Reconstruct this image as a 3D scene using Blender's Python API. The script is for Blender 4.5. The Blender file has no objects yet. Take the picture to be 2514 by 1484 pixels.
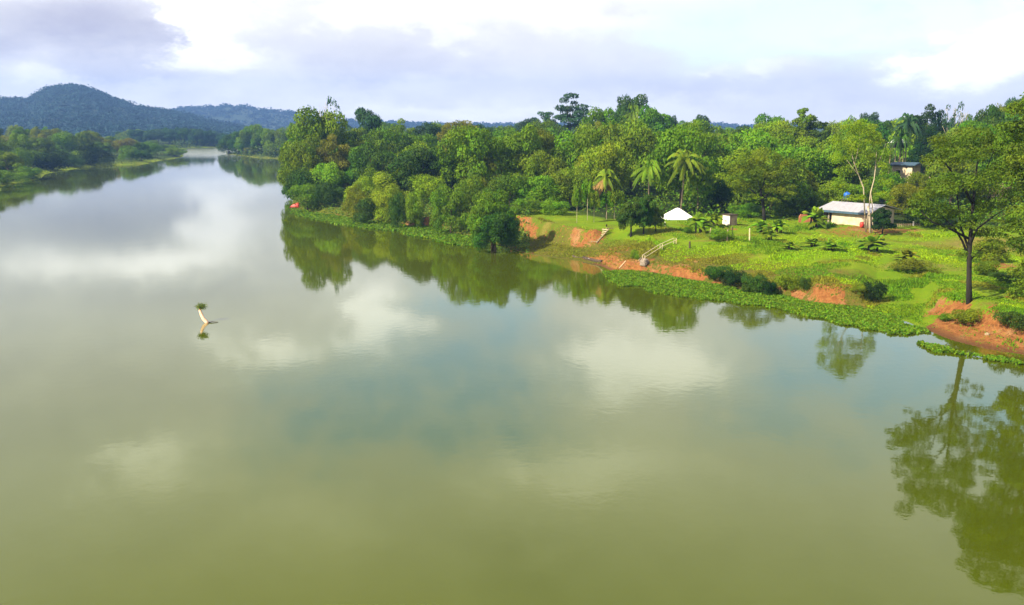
import bpy, math, random
import numpy as np

# ------------------------------------------------------------------ camera model
W, HH = 2514.0, 1484.0          # pixel frame used for all measurements
F = 2177.0
CAMH = 15.0
TH = math.atan((742 - 305) / F)
CT, ST = math.cos(TH), math.sin(TH)
RNG = np.random.default_rng(7)
random.seed(7)

def ray(u, v):
    x = (u - 1257.0) / F
    y = -(v - 742.0) / F
    return (x, CT + y * ST, -ST + y * CT)

def on_z(u, v, z=0.0):
    d = ray(u, v)
    t = (z - CAMH) / d[2]
    return (d[0] * t, d[1] * t)

def at_dist(u, v, dist):
    d = ray(u, v)
    t = dist / d[1]
    return (d[0] * t, dist, CAMH + d[2] * t)

def px_m(dist, z=3.0):
    """pixels per metre at forward distance dist"""
    return F / (dist * CT + (CAMH - z) * ST)

def to_px(x, y, z):
    dz = z - CAMH
    depth = y * CT - dz * ST
    up = y * ST + dz * CT
    return 1257 + F * x / depth, 742 - F * up / depth

scene = bpy.context.scene
COL = scene.collection

# ------------------------------------------------------------------ shorelines
RS = [(543,376),(560,378),(573,379.5),(625,386.5),(680,388.5),(712,390),(722,410),(722,440),(718,475),(716,512),
      (760,521),(850,536),(960,550),(1004,556),(1060,556),(1120,575),(1175,590),(1240,606),(1280,622),(1340,632),
      (1400,638),(1440,645),(1480,655),(1500,664),(1560,668),(1600,672),(1700,690),(1760,700),(1850,715),(1920,728),
      (1980,742),(2040,749),(2095,753),(2160,770),(2230,790),(2279,812),(2335,835),(2419,857),(2514,871),(2700,905),(3000,975)]
LS = [(-700,640),(-400,548),(-150,500),(0,476),(9,455),(60,446),(100,439),(112,427),(157,418),(211,411),(271,406),(362,402),(392,394),
      (422,390),(446,386),(453,382),(447,375),(446,368),(449,364),(500,362),(543,361),(620,360),(760,359),(1000,357)]
def wp(pts): return [on_z(u, v) for u, v in pts]
RW = wp(RS); LW = wp(LS)
RPOLY = np.array(RW + [(90, 10), (3500, 10), (3500, 7000), (1600, 7000), (900, 900), (500, 560), (200, 470)])
LPOLY = np.array(LW + [(1400, 800), (1800, 7000), (-4000, 7000), (-4000, 60)])

def sdf(poly, X, Y):
    n = len(poly)
    d2 = np.full(X.shape, 1e18)
    ins = np.zeros(X.shape, bool)
    for i in range(n):
        ax, ay = poly[i]; bx, by = poly[(i + 1) % n]
        ex, ey = bx - ax, by - ay
        L = ex * ex + ey * ey + 1e-12
        t = np.clip(((X - ax) * ex + (Y - ay) * ey) / L, 0, 1)
        dd = (X - ax - t * ex) ** 2 + (Y - ay - t * ey) ** 2
        d2 = np.minimum(d2, dd)
        c = ((ay > Y) != (by > Y))
        with np.errstate(divide='ignore', invalid='ignore'):
            xx = ax + (Y - ay) * ex / (ey if ey != 0 else 1e-12)
        ins ^= c & (X < xx)
    d = np.sqrt(d2)
    return np.where(ins, d, -d)

def sm(x, a, b):
    t = np.clip((x - a) / (b - a), 0, 1)
    return t * t * (3 - 2 * t)

# value noise (numpy)
_P = np.random.default_rng(3).random((256, 256))
def vnoise(X, Y, s, o=0):
    x = X / s + 17.3 * (o + 1); y = Y / s + 9.1 * (o + 1)
    xi = np.floor(x).astype(int); yi = np.floor(y).astype(int)
    fx = x - xi; fy = y - yi
    fx = fx * fx * (3 - 2 * fx); fy = fy * fy * (3 - 2 * fy)
    a = _P[xi & 255, yi & 255]; b = _P[(xi + 1) & 255, yi & 255]
    c = _P[xi & 255, (yi + 1) & 255]; d = _P[(xi + 1) & 255, (yi + 1) & 255]
    return (a * (1 - fx) + b * fx) * (1 - fy) + (c * (1 - fx) + d * fx) * fy - 0.5

# bank profile along the near shore, keyed by picture column of the shore:  u, rise a, width w1, start s1, rise b, width w2
PROF = np.array([
    (600, 1.2, 6, 6, 0.6, 10), (700, .8, 3, 4, 0.8, 8), (990, .8, 3.5, 4, 1.0, 8), (1004, 1.2, 1.2, 3, 1.0, 6), (1058, 1.2, 1.2, 3, 1.0, 6),
    (1075, .7, 3, 4, 1.5, 6), (1230, .6, 3, 3.5, 2.1, 3.5), (1275, .6, 5, 5.6, 2.2, 1.3), (1460, .7, 5, 5.6, 2.0, 1.5),
    (1500, 1.0, 2.2, 4.5, 1.7, 7), (1580, 1.1, 1.6, 2.5, 1.7, 9), (1740, 1.0, 1.4, 2.0, 1.7, 12), (1900, .9, 1.4, 2, 1.6, 13),
    (1985, .9, 1.5, 1.5, 1.4, 12), (2003, 1.5, 1.0, 1.3, 1.0, 13), (2100, 1.5, 1.0, 1.3, .9, 13), (2150, .5, 3, 2, 1.6, 14),
    (2260, .4, 3, 2, 1.6, 13), (2300, .45, 2.8, 2.7, 1.4, 1.7), (2514, .5, 2.8, 2.7, 1.5, 1.7), (3000, .5, 3, 3, 1.5, 2)], float)

def terrain(X, Y):
    X = np.asarray(X, float); Y = np.asarray(Y, float)
    sr = sdf(RPOLY, X, Y) + 1.0 * vnoise(X, Y, 5.0, 1) * 0.5
    sl = sdf(LPOLY, X, Y)
    depth = np.maximum(Y, 1) * CT + CAMH * ST
    U = 1257 + F * X / depth
    p = [np.interp(U, PROF[:, 0], PROF[:, k]) for k in range(1, 6)]
    a, w1, s1, b, w2 = p
    dist = np.hypot(X, Y)
    zr = a * sm(sr, -0.05, w1) + b * sm(sr, s1, s1 + w2)
    inl = np.clip(sr - 30, 0, 400)
    rise = np.interp(U, [700, 1000, 1400, 2514], [0.0, 0.022, 0.036, 0.042])
    zr = zr + inl * rise + 0.6 * vnoise(X, Y, 40, 2) * sm(sr, 10, 40)
    zr = zr + (0.10 * vnoise(X, Y, 1.3, 3) + 0.28 * vnoise(X, Y, 4, 4)) * sm(sr, 0.2, 1.5)
    zr = zr * (1 - 0.9 * sm(dist, 700, 1500)) + 4 * sm(dist, 700, 1500)
    zl = 1.3 * sm(sl, -0.1, 7) + 1.2 * sm(sl, 8, 30) + np.clip(sl - 30, 0, 250) * 0.018
    zl = zl + 0.25 * vnoise(X, Y, 5, 5) * sm(sl, 0.5, 3)
    z = np.where(sr > 0, zr, np.where(sl > 0, zl, -np.minimum(3, 0.25 * np.minimum(-sr, -sl) + 0.02)))
    return z, sr, sl, U

def gz(x, y):
    return float(terrain(np.array([x]), np.array([y]))[0][0])

def hit(u, v):
    """point of the terrain seen at a picture position"""
    d = np.array(ray(u, v))
    T = np.linspace(30, 420, 4000)
    X = d[0] * T; Y = d[1] * T; Z = CAMH + d[2] * T
    g = terrain(X, Y)[0]
    k = np.argmax(Z <= np.maximum(g, 0))
    return (float(X[k]), float(Y[k]), float(max(g[k], 0)))

# ------------------------------------------------------------------ node helpers
def new_mat(name):
    m = bpy.data.materials.new(name); m.use_nodes = True
    nt = m.node_tree; nt.nodes.clear()
    return m, nt
def N(nt, typ, **kw):
    n = nt.nodes.new(typ)
    for k, v in kw.items():
        if k.startswith('i_'):
            key = k[2:]
            key = int(key) if key.isdigit() else key.replace('_', ' ')
            n.inputs[key].default_value = v
        else:
            setattr(n, k, v)
    return n
def mathn(nt, op, a, b=None, c=None, clamp=False):
    n = nt.nodes.new('ShaderNodeMath'); n.operation = op; n.use_clamp = clamp
    for i, q in enumerate((a, b, c)):
        if q is None: continue
        if hasattr(q, 'is_linked') or hasattr(q, 'links'): nt.links.new(q, n.inputs[i])
        else: n.inputs[i].default_value = q
    return n.outputs[0]
def mixc(nt, fac, a, b):
    n = nt.nodes.new('ShaderNodeMix'); n.data_type = 'RGBA'
    for i, q in ((0, fac), (6, a), (7, b)):
        if hasattr(q, 'links'): nt.links.new(q, n.inputs[i])
        elif isinstance(q, (int, float)): n.inputs[i].default_value = q
        else: n.inputs[i].default_value = (*q, 1) if len(q) == 3 else q
    return n.outputs[2]
def noise(nt, scale, detail=4, rough=.55, vec=None, dist=0):
    n = N(nt, 'ShaderNodeTexNoise'); n.inputs['Scale'].default_value = scale
    n.inputs['Detail'].default_value = detail; n.inputs['Roughness'].default_value = rough
    n.inputs['Distortion'].default_value = dist
    if vec is not None: nt.links.new(vec, n.inputs['Vector'])
    return n.outputs['Fac']
def ramp(nt, fac, lo, hi):
    n = N(nt, 'ShaderNodeMapRange'); n.inputs['From Min'].default_value = lo; n.inputs['From Max'].default_value = hi
    n.interpolation_type = 'SMOOTHSTEP'
    nt.links.new(fac, n.inputs['Value']); return n.outputs['Result']
def finish(nt, shader):
    o = nt.nodes.new('ShaderNodeOutputMaterial'); nt.links.new(shader, o.inputs['Surface'])

def surf(name, col, rough=.7, col2=None, scale=3.0, metal=0, spec=.4, bump=0.0, bscale=20, stretch=None):
    m, nt = new_mat(name)
    b = N(nt, 'ShaderNodeBsdfPrincipled'); b.inputs['Roughness'].default_value = rough
    b.inputs['Metallic'].default_value = metal; b.inputs['Specular IOR Level'].default_value = spec
    tc = N(nt, 'ShaderNodeTexCoord'); vec = tc.outputs['Object']
    if stretch:
        mp = N(nt, 'ShaderNodeMapping'); mp.inputs['Scale'].default_value = stretch
        nt.links.new(vec, mp.inputs['Vector']); vec = mp.outputs['Vector']
    f = ramp(nt, noise(nt, scale, 5, .6, vec), .3, .7)
    c2 = col2 or tuple(x * .65 for x in col)
    nt.links.new(mixc(nt, f, col, c2), b.inputs['Base Color'])
    if bump:
        bn = N(nt, 'ShaderNodeBump'); bn.inputs['Distance'].default_value = bump
        nt.links.new(noise(nt, bscale, 4, .6, vec), bn.inputs['Height']); nt.links.new(bn.outputs[0], b.inputs['Normal'])
    finish(nt, b.outputs[0]); return m

M = {}
def make_leaf_mat():
    m, nt = new_mat('leaf')
    oi = N(nt, 'ShaderNodeObjectInfo')
    at = N(nt, 'ShaderNodeAttribute'); at.attribute_name = 'tint'
    sep = N(nt, 'ShaderNodeSeparateColor'); nt.links.new(at.outputs['Color'], sep.inputs[0])
    hsv = N(nt, 'ShaderNodeHueSaturation')
    nt.links.new(oi.outputs['Color'], hsv.inputs['Color'])
    nt.links.new(mathn(nt, 'MULTIPLY_ADD', sep.outputs[0], 1.0, .5), hsv.inputs['Value'])
    nt.links.new(mathn(nt, 'MULTIPLY_ADD', sep.outputs[1], -.06, .53), hsv.inputs['Hue'])
    b = N(nt, 'ShaderNodeBsdfPrincipled'); b.inputs['Roughness'].default_value = .6
    b.inputs['Specular IOR Level'].default_value = .10
    nt.links.new(hsv.outputs[0], b.inputs['Base Color'])
    t = N(nt, 'ShaderNodeBsdfTranslucent'); nt.links.new(hsv.outputs[0], t.inputs['Color'])
    mx = N(nt, 'ShaderNodeMixShader'); mx.inputs[0].default_value = .33
    nt.links.new(b.outputs[0], mx.inputs[1]); nt.links.new(t.outputs[0], mx.inputs[2])
    finish(nt, mx.outputs[0]); return m
M['leaf'] = make_leaf_mat()
M['bark'] = surf('bark_brown', (.10, .075, .045), .9, (.05, .037, .022), 6, bump=.03, stretch=(6, 6, 1))
M['bark_dark'] = surf('bark_dark', (.028, .024, .016), .9, (.015, .013, .01), 6, bump=.03, stretch=(6, 6, 1))
M['bark_pale'] = surf('bark_pale', (.55, .47, .34), .8, (.33, .26, .17), 8, bump=.02, stretch=(4, 4, 1))
M['bark_palm'] = surf('bark_palm', (.22, .17, .11), .9, (.11, .085, .055), 3, bump=.02, stretch=(1, 1, 14))
M['frond_dead'] = surf('dry_frond', (.35, .22, .06), .8, (.22, .12, .035), 2)
M['white_roof'] = surf('white_roof', (.80, .80, .78), .45, (.72, .72, .72), .9)
M['metal_roof'] = surf('zinc_roof', (.50, .51, .55), .42, (.36, .34, .35), 1.3, metal=.15, bump=.01, stretch=(1, 12, 1), bscale=3)
M['fascia'] = surf('fascia', (.05, .10, .16), .6, (.03, .07, .09), 3)
M['cream'] = surf('cream_plaster', (.62, .54, .38), .85, (.46, .36, .23), 1.6)
M['tan'] = surf('tan_plaster', (.32, .24, .17), .9, (.22, .15, .10), 1.6)
M['white'] = surf('white_paint', (.75, .72, .66), .7, (.58, .52, .44), 3)
M['dark'] = surf('dark_opening', (.02, .022, .02), .8)
M['concrete'] = surf('concrete', (.30, .25, .20), .9, (.18, .14, .10), 2, bump=.02)
M['blue'] = surf('blue_plastic', (.02, .13, .50), .35, (.015, .10, .40), 2)
M['red'] = surf('red_paint', (.62, .05, .03), .5, (.38, .03, .03), 2)
M['maroon'] = surf('maroon_paint', (.16, .02, .02), .6)
M['yellow'] = surf('yellow_paint', (.70, .45, .03), .6)
M['wood'] = surf('weathered_wood', (.42, .33, .20), .9, (.24, .17, .10), 4, bump=.01, stretch=(1, 1, 8))
M['wood_dark'] = surf('old_wood', (.085, .06, .04), .85, (.04, .03, .02), 4, bump=.01)
M['wood_pale'] = surf('bleached_wood', (.70, .60, .38), .8, (.50, .40, .22), 4, bump=.01)
M['wood_pink'] = surf('bare_dead_wood', (.85, .60, .42), .8, (.60, .33, .20), 5, bump=.02)
M['turq'] = surf('turquoise_trim', (.05, .33, .28), .6)

# ------------------------------------------------------------------ mesh helpers
def mesh_np(name, V, Q, mat, tint=None, smooth=False, parent=None, link=True):
    V = np.asarray(V, np.float32); Q = np.asarray(Q, np.int32)
    me = bpy.data.meshes.new(name)
    me.vertices.add(len(V)); me.vertices.foreach_set('co', V.ravel())
    k = Q.shape[1]
    me.loops.add(Q.size); me.loops.foreach_set('vertex_index', Q.ravel())
    me.polygons.add(len(Q)); me.polygons.foreach_set('loop_start', np.arange(0, Q.size, k, dtype=np.int32))
    try: me.polygons.foreach_set('loop_total', np.full(len(Q), k, np.int32))
    except Exception: pass
    me.polygons.foreach_set('use_smooth', np.full(len(Q), smooth))
    if tint is not None:
        a = me.attributes.new('tint', 'FLOAT_COLOR', 'POINT')
        c = np.ones((len(V), 4), np.float32); c[:, :tint.shape[1]] = tint
        a.data.foreach_set('color', c.ravel())
    me.update(calc_edges=True)
    me.materials.append(mat)
    o = bpy.data.objects.new(name, me)
    if link: COL.objects.link(o)
    if parent is not None: o.parent = parent
    return o

class MB:
    """mesh builder for boxes / tubes / free faces"""
    def __init__(s): s.v = []; s.f = []
    def add(s, vs, fs):
        k = len(s.v); s.v += [tuple(map(float, q)) for q in vs]; s.f += [tuple(i + k for i in f) for f in fs]; return s
    def box(s, x0, x1, y0, y1, z0, z1):
        return s.add([(x0,y0,z0),(x1,y0,z0),(x1,y1,z0),(x0,y1,z0),(x0,y0,z1),(x1,y0,z1),(x1,y1,z1),(x0,y1,z1)],
                     [(0,3,2,1),(4,5,6,7),(0,1,5,4),(1,2,6,5),(2,3,7,6),(3,0,4,7)])
    def tube(s, pts, rad, n=8, cap=True):
        pts = [np.array(p, float) for p in pts]
        rings = []
        ref = np.array([0.3, 0.1, 1.0])
        for i, p in enumerate(pts):
            d = pts[min(i + 1, len(pts) - 1)] - pts[max(i - 1, 0)]
            d = d / (np.linalg.norm(d) + 1e-9)
            a = np.cross(d, ref if abs(d @ ref) / 1.05 < .95 else np.array([1., 0, 0])); a /= np.linalg.norm(a)
            b = np.cross(d, a)
            r = rad[i] if hasattr(rad, '__len__') else rad
            rings.append([p + r * (math.cos(2*math.pi*j/n) * a + math.sin(2*math.pi*j/n) * b) for j in range(n)])
        vs = [q for r in rings for q in r]; fs = []
        for i in range(len(pts) - 1):
            for j in range(n):
                fs.append((i*n+j, i*n+(j+1) % n, (i+1)*n+(j+1) % n, (i+1)*n+j))
        if cap: fs.append(tuple(range(n-1, -1, -1))); fs.append(tuple((len(pts)-1)*n+j for j in range(n)))
        return s.add(vs, fs)
    def lathe(s, prof, c=(0,0,0), n=16):
        vs = []; fs = []
        for r, z in prof:
            vs += [(c[0]+r*math.cos(2*math.pi*j/n), c[1]+r*math.sin(2*math.pi*j/n), c[2]+z) for j in range(n)]
        for i in range(len(prof)-1):
            for j in range(n): fs.append((i*n+j, i*n+(j+1)%n, (i+1)*n+(j+1)%n, (i+1)*n+j))
        fs.append(tuple(range(n-1,-1,-1))); fs.append(tuple((len(prof)-1)*n+j for j in range(n)))
        return s.add(vs, fs)
    def build(s, name, mat, parent=None, smooth=False, link=True):
        me = bpy.data.meshes.new(name); me.from_pydata(s.v, [], s.f); me.materials.append(mat)
        if smooth: me.polygons.foreach_set('use_smooth', [True]*len(me.polygons))
        me.update()
        o = bpy.data.objects.new(name, me)
        if link: COL.objects.link(o)
        if parent is not None: o.parent = parent
        return o

def empty(name, label, cat, loc=(0,0,0), rz=0, group=None, scale=None):
    o = bpy.data.objects.new(name, None); COL.objects.link(o)
    o.empty_display_size = .2
    o.location = loc; o.rotation_euler = (0, 0, rz)
    if scale: o.scale = scale
    o['label'] = label; o['category'] = cat
    if group: o['group'] = group
    return o
def tag(o, label=None, cat=None, group=None, kind=None):
    if label: o['label'] = label
    if cat: o['category'] = cat
    if group: o['group'] = group
    if kind: o['kind'] = kind
    return o

# ------------------------------------------------------------------ leaves
def norm(a): return a / (np.linalg.norm(a, axis=1, keepdims=True) + 1e-9)
def leaf_quads(P, Nn, size, aspect=.55, jit=.6, rng=RNG, tint=None, up=0.0):
    n = len(P)
    size = np.broadcast_to(size, (n,)) * rng.uniform(.7, 1.3, n)
    nn = norm(Nn + jit * rng.normal(size=(n, 3)) + np.array([0, 0, up]))
    t = norm(np.cross(nn, rng.normal(size=(n, 3))))
    b = np.cross(nn, t)
    s = size[:, None] * .5
    V = np.stack([P - t * s, P + b * s * aspect - nn * s * .12, P + t * s, P - b * s * aspect - nn * s * .12], 1).reshape(-1, 3)
    Q = np.arange(4 * n).reshape(n, 4)
    if tint is None: tint = rng.random((n, 2))
    return V, Q, np.repeat(tint, 4, 0)

def sph(n, rng):
    return norm(rng.normal(size=(n, 3)))

def crown_arrays(clumps, nleaf, size, rng, aspect=.55, jit=.55, sparse=False, droop=0.0, flat=1.0):
    """clumps: array (k,6): centre, radii. leaves on lumpy shells of the clumps"""
    C = clumps[:, :3]; R = clumps[:, 3:6]
    wgt = (R[:, 0] * R[:, 1] + R[:, 0] * R[:, 2]); wgt = wgt / wgt.sum()
    idx = rng.choice(len(C), int(nleaf * 1.7), p=wgt)
    d = sph(len(idx), rng)
    ct = rng.random(len(C)) ; ch = rng.random(len(C))
    rad = rng.uniform(.72, 1.06, len(idx)) * (1 + .18 * np.sin(7 * d[:, 0] + ct[idx] * 40) * np.cos(6 * d[:, 1] + 9 * d[:, 2]))
    P = C[idx] + d * R[idx] * rad[:, None]
    # drop leaves deep inside other clumps
    keep = np.ones(len(P), bool)
    for k in range(len(C)):
        q = ((P - C[k]) / R[k]); q = (q * q).sum(1)
        keep &= ~((q < .42) & (idx != k))
    keep &= ~((d[:, 2] < -.35) & (rng.random(len(P)) < .6))
    P = P[keep][:nleaf]; dd = d[keep][:nleaf]; ii = idx[keep][:nleaf]; RR = R[ii]
    nr = norm(dd / RR)
    cc = P.mean(0)
    tint = np.stack([np.clip(.5 * ct[ii] + .5 * rng.random(len(P)), 0, 1), np.clip(.5 * ch[ii] + .5 * rng.random(len(P)), 0, 1)], 1)
    V, Q, T = leaf_quads(P, nr, size, aspect, jit, rng, tint)
    return V, Q, T

def normalise(V, zlo, width=1.0):
    """fit crown to x,y in [-.5,.5], z in [zlo,1] by 1-99 percentiles"""
    for a in (0, 1):
        lo, hi = np.percentile(V[:, a], (.8, 99.2)); V[:, a] = (V[:, a] - (lo + hi) / 2) / (hi - lo) * width
    lo, hi = np.percentile(V[:, 2], (.8, 99.5)); V[:, 2] = zlo + (V[:, 2] - lo) / (hi - lo) * (1 - zlo)
    return V

PROTO = {}
def limbs(mb, ends, r0, fork, lean=(0, 0), n=6):
    """trunk with limbs reaching into the crown; unit space"""
    fx, fy = lean
    mb.tube([(0, 0, -.03), (fx*.3, fy*.3, fork * .5), (fx, fy, fork)], [r0 * 1.25, r0 * .95, r0 * .75], n)
    for e in ends:
        e = np.array(e); s = np.array((fx, fy, fork * random.uniform(.75, 1)))
        s[:2] *= s[2] / fork
        mid = s * .5 + e * .5 + np.array([0, 0, -.02]) + np.array([random.uniform(-.03, .03), random.uniform(-.03, .03), 0])
        mb.tube([s, mid, e], [r0 * .5, r0 * .32, r0 * .1], 5)

def proto(kind, seed, clumps, nleaf, size, zlo, r0=.03, fork=.3, bark='bark', aspect=.55, jit=.55, lean=(0, 0), nl=7, width=1.0, trunkmesh=None):
    rng = np.random.default_rng(seed); random.seed(seed)
    V, Q, T = crown_arrays(np.array(clumps), nleaf, size, rng, aspect, jit)
    V = normalise(V, zlo, width)
    cr = mesh_np('crown', V, Q, M['leaf'], T, link=False)
    mb = MB()
    if trunkmesh: trunkmesh(mb)
    else:
        ends = []
        for k in range(nl):
            a = 2 * math.pi * k / nl + random.uniform(-.4, .4)
            rr = random.uniform(.15, .36)
            ends.append((rr * math.cos(a), rr * math.sin(a), zlo + (1 - zlo) * random.uniform(.35, .85)))
        limbs(mb, ends, r0, fork, lean)
    tr = mb.build('trunk', M[bark], link=False, smooth=True)
    PROTO.setdefault(kind, []).append((cr, tr))

def dome_clumps(rng, k, zc=.6, rz=.4, cr=(.11, .2), fill=.75, squash=.75):
    out = []
    for i in range(k):
        d = sph(1, rng)[0]
        if d[2] < -.45: d[2] *= -1
        rad = rng.uniform(.55, .85) if rng.random() < fill else rng.uniform(.1, .5)
        r = rng.uniform(*cr)
        out.append((d[0]*.5*rad, d[1]*.5*rad, zc + d[2]*rz*rad, r, r, r*squash))
    return out

for s in range(5):
    rng = np.random.default_rng(100 + s)
    proto('dome', 200 + s, dome_clumps(rng, 26), 9000, .034, .16, .022, .3)
for s in range(3):
    rng = np.random.default_rng(120 + s)
    proto('mango', 220 + s, dome_clumps(rng, 55, .58, .42, (.07, .13)), 15000, .027, .12, .03, .28)
for s in range(3):
    rng = np.random.default_rng(130 + s)
    proto('tall', 230 + s, dome_clumps(rng, 75, .56, .44, (.075, .14), squash=.42), 16000, .027, .1, .03, .28)
for s in range(2):   # broad low mound touching the ground (bush)
    rng = np.random.default_rng(140 + s)
    proto('mound', 240 + s, dome_clumps(rng, 36, .5, .5, (.09, .17), squash=1.1), 12000, .026, .0, .015, .2)
for s in range(3):   # small bush with arching sprays
    rng = np.random.default_rng(150 + s)
    proto('bush', 250 + s, dome_clumps(rng, 22, .45, .5, (.12, .22), squash=.9), 5200, .05, .0, .02, .2, aspect=.45)
for s in range(2):   # feathery light tree
    rng = np.random.default_rng(160 + s)
    cl = dome_clumps(rng, 60, .62, .4, (.05, .11), squash=.7)
    proto('airy', 260 + s, cl, 8500, .024, .22, .016, .2, 'bark_pale', jit=1.2)
for s in range(2):   # tiered flat topped
    rng = np.random.default_rng(170 + s); cl = []
    for i in range(38):
        z = rng.choice([.42, .55, .67, .79, .92]); rr = .42 * (1 - .55 * max(0, z - .55) / .45)
        a = rng.uniform(0, 6.28); q = rng.uniform(.25, 1) * rr
        r = rng.uniform(.09, .16)
        cl.append((q*math.cos(a), q*math.sin(a), z + rng.uniform(-.06, .06), r*rng.uniform(.6, 1.1), r, r*rng.uniform(.25, .42)))
    proto('tier', 270 + s, cl, 6500, .035, .36, .02, .4)
for s in range(2):   # tall cone
    rng = np.random.default_rng(180 + s); cl = []
    for i in range(50):
        z = rng.uniform(.12, .97) ** .9; rr = .42 * (1 - z) ** .7 + .03
        a = rng.uniform(0, 6.28); r = rng.uniform(.07, .13) * (1.2 - .6*z)
        cl.append((rr*math.cos(a)*.85, rr*math.sin(a)*.85, z, r, r, r*.6))
    proto('cone', 280 + s, cl, 12000, .032, .1, .02, .6, 'bark')
for s in range(2):   # nearly bare tree
    rng = np.random.default_rng(190 + s)
    def bt(mb, s=s):
        random.seed(s + 5)
        mb.tube([(0, 0, -.03), (.01, 0, .35), (0, .01, .6)], [.02, .014, .01], 6)
        for k in range(16):
            a = random.uniform(0, 6.28); z0 = random.uniform(.35, .62); l = random.uniform(.22, .42)
            e = np.array((l*math.cos(a), l*math.sin(a), min(1, z0 + random.uniform(.15, .4))))
            s0 = np.array((0, 0, z0)); mb.tube([s0, s0*.5+e*.5+np.array((0,0,-.03)), e], [.008, .005, .002], 4)
            for q in range(4):
                t = random.uniform(.4, .95); b = s0*(1-t)+e*t
                mb.tube([b, b + np.array((random.uniform(-.09,.09), random.uniform(-.09,.09), random.uniform(.03,.12)))], [.004, .0015], 4)
    proto('bare', 290 + s, dome_clumps(rng, 24, .7, .32, (.04, .08)), 1100, .03, .4, .02, .3, 'bark_pale', trunkmesh=bt, jit=1.2)
for s in range(2):   # young slender tree on a pale pole
    rng = np.random.default_rng(300 + s)
    def st(mb, s=s):
        mb.tube([(0, 0, -.02), (.02, 0, .4), (-.01, 0, .8)], [.022, .018, .01], 6)
    proto('slender', 310 + s, dome_clumps(rng, 9, .72, .28, (.14, .24), squash=.7), 1500, .085, .48, .02, .3, 'bark_pale', trunkmesh=st, jit=.8)
for s in range(2):   # small lawn tree, branches low, layered outline
    rng = np.random.default_rng(320 + s)
    cl = dome_clumps(rng, 34, .62, .36, (.08, .15), squash=.5)
    proto('lawn', 330 + s, cl, 6500, .045, .24, .035, .32, 'bark_dark', lean=(.02, 0))

def palm_proto(seed, nf=20, droop=.6, kind='palm', zc=.74, dead=False):
    rng = np.random.default_rng(seed)
    Vs, Qs, Ts = [], [], []; cnt = 0
    Dv, Dq = [], []; dc = 0
    hub = np.array((.06 if seed % 2 else -.05, 0, zc))
    for i in range(nf):
        az = 2 * math.pi * i / nf * 2.4 + rng.uniform(-.2, .2)
        el = rng.uniform(-.35, 1.25)
        L = .5 * rng.uniform(.85, 1.1)
        d = np.array((math.cos(az) * math.cos(el), math.sin(az) * math.cos(el), math.sin(el)))
        pts = []
        for k in range(13):
            t = k / 12
            p = hub + d * L * t; p[2] -= droop * .5 * t ** 2.2 * (1.1 if el > .3 else .7)
            pts.append(p)
        pts = np.array(pts); isdead = dead and el < -.05
        for k in range(1, 13):
            for h in (0, .33, .67):
                t = (k - h) / 12
                p = pts[k-1] * h + pts[k] * (1-h); dirv = pts[k] - pts[k-1]; dirv /= np.linalg.norm(dirv)
                side = np.cross(dirv, (0, 0, 1)); side /= np.linalg.norm(side) + 1e-9
                ll = .10 * math.sin(math.pi * min(1, .12 + t * .85)) ** .6 * rng.uniform(.8, 1.1)
                for sg in (-1, 1):
                    tip = p + sg * side * ll * .75 + dirv * ll * .55 + np.array((0, 0, -ll * .55))
                    w = dirv * .008
                    q = [p - w, p + w, tip + w * .5, tip - w * .5]
                    if isdead: Dv += q; Dq.append([dc, dc+1, dc+2, dc+3]); dc += 4
                    else:
                        Vs += q; Qs.append([cnt, cnt+1, cnt+2, cnt+3]); cnt += 4
                        Ts += [(rng.random()*.5 + (.5 if el > .4 else .1), rng.random())] * 4
    cr = mesh_np('crown', np.array(Vs), np.array(Qs), M['leaf'], np.array(Ts), link=False)
    mb = MB()
    mb.tube([(0, 0, -.02), (hub[0]*.3, 0, zc*.35), (hub[0]*.75, 0, zc*.7), tuple(hub)], [.028, .019, .016, .02], 8)
    tr = mb.build('trunk', M['bark_palm'], link=False, smooth=True)
    extra = None
    if Dv: extra = mesh_np('dead_frond', np.array(Dv), np.array(Dq), M['frond_dead'], link=False)
    PROTO.setdefault(kind, []).append((cr, tr, extra))
palm_proto(401, 22); palm_proto(402, 24, .7); palm_proto(403, 23, .75)
palm_proto(404, 26, .7, 'palm_dead', dead=True)

def banana_proto(seed, nst=3):
    rng = np.random.default_rng(seed); V = []; Q = []; T = []; c = 0
    mb = MB()
    for s in range(nst):
        bx, by = (rng.uniform(-.16, .16), rng.uniform(-.16, .16)) if s else (0, 0)
        h = rng.uniform(.28, .4) if s == 0 else rng.uniform(.12, .3)
        mb.tube([(bx, by, -.03), (bx*1.1, by, h*.5), (bx*1.2, by, h)], [.03, .025, .018], 7)
        for i in range(11):
            az = rng.uniform(0, 6.28); el = rng.uniform(.35, 1.45); L = rng.uniform(.42, .62)
            p0 = np.array((bx*1.2, by, h*.95)); d = np.array((math.cos(az)*math.cos(el), math.sin(az)*math.cos(el), math.sin(el)))
            side = np.array((-math.sin(az), math.cos(az), 0)); tt = rng.random(2)
            K = 8
            for k in range(K+1):
                t = k / K; p = p0 + d*L*t; p[2] -= .5 * t**2 * L * (1.3 if el < 1.1 else .8)
                w = .095 * math.sin(math.pi * min(1, .08 + t*.9)) ** .7
                fold = np.array((0, 0, -.35*w))
                V += [p - side*w + fold, p, p + side*w + fold]; T += [tt]*3
                if k: Q += [[c+3*k-3, c+3*k, c+3*k+1, c+3*k-2], [c+3*k-2, c+3*k+1, c+3*k+2, c+3*k-1]]
            c += 3*(K+1)
    cr = mesh_np('crown', np.array(V), np.array(Q), M['leaf'], np.array(T), link=False)
    tr = mb.build('stem', M['bark'], link=False, smooth=True)
    PROTO.setdefault('banana', []).append((cr, tr, None))
banana_proto(500); banana_proto(501, 4); banana_proto(502, 3)

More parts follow.
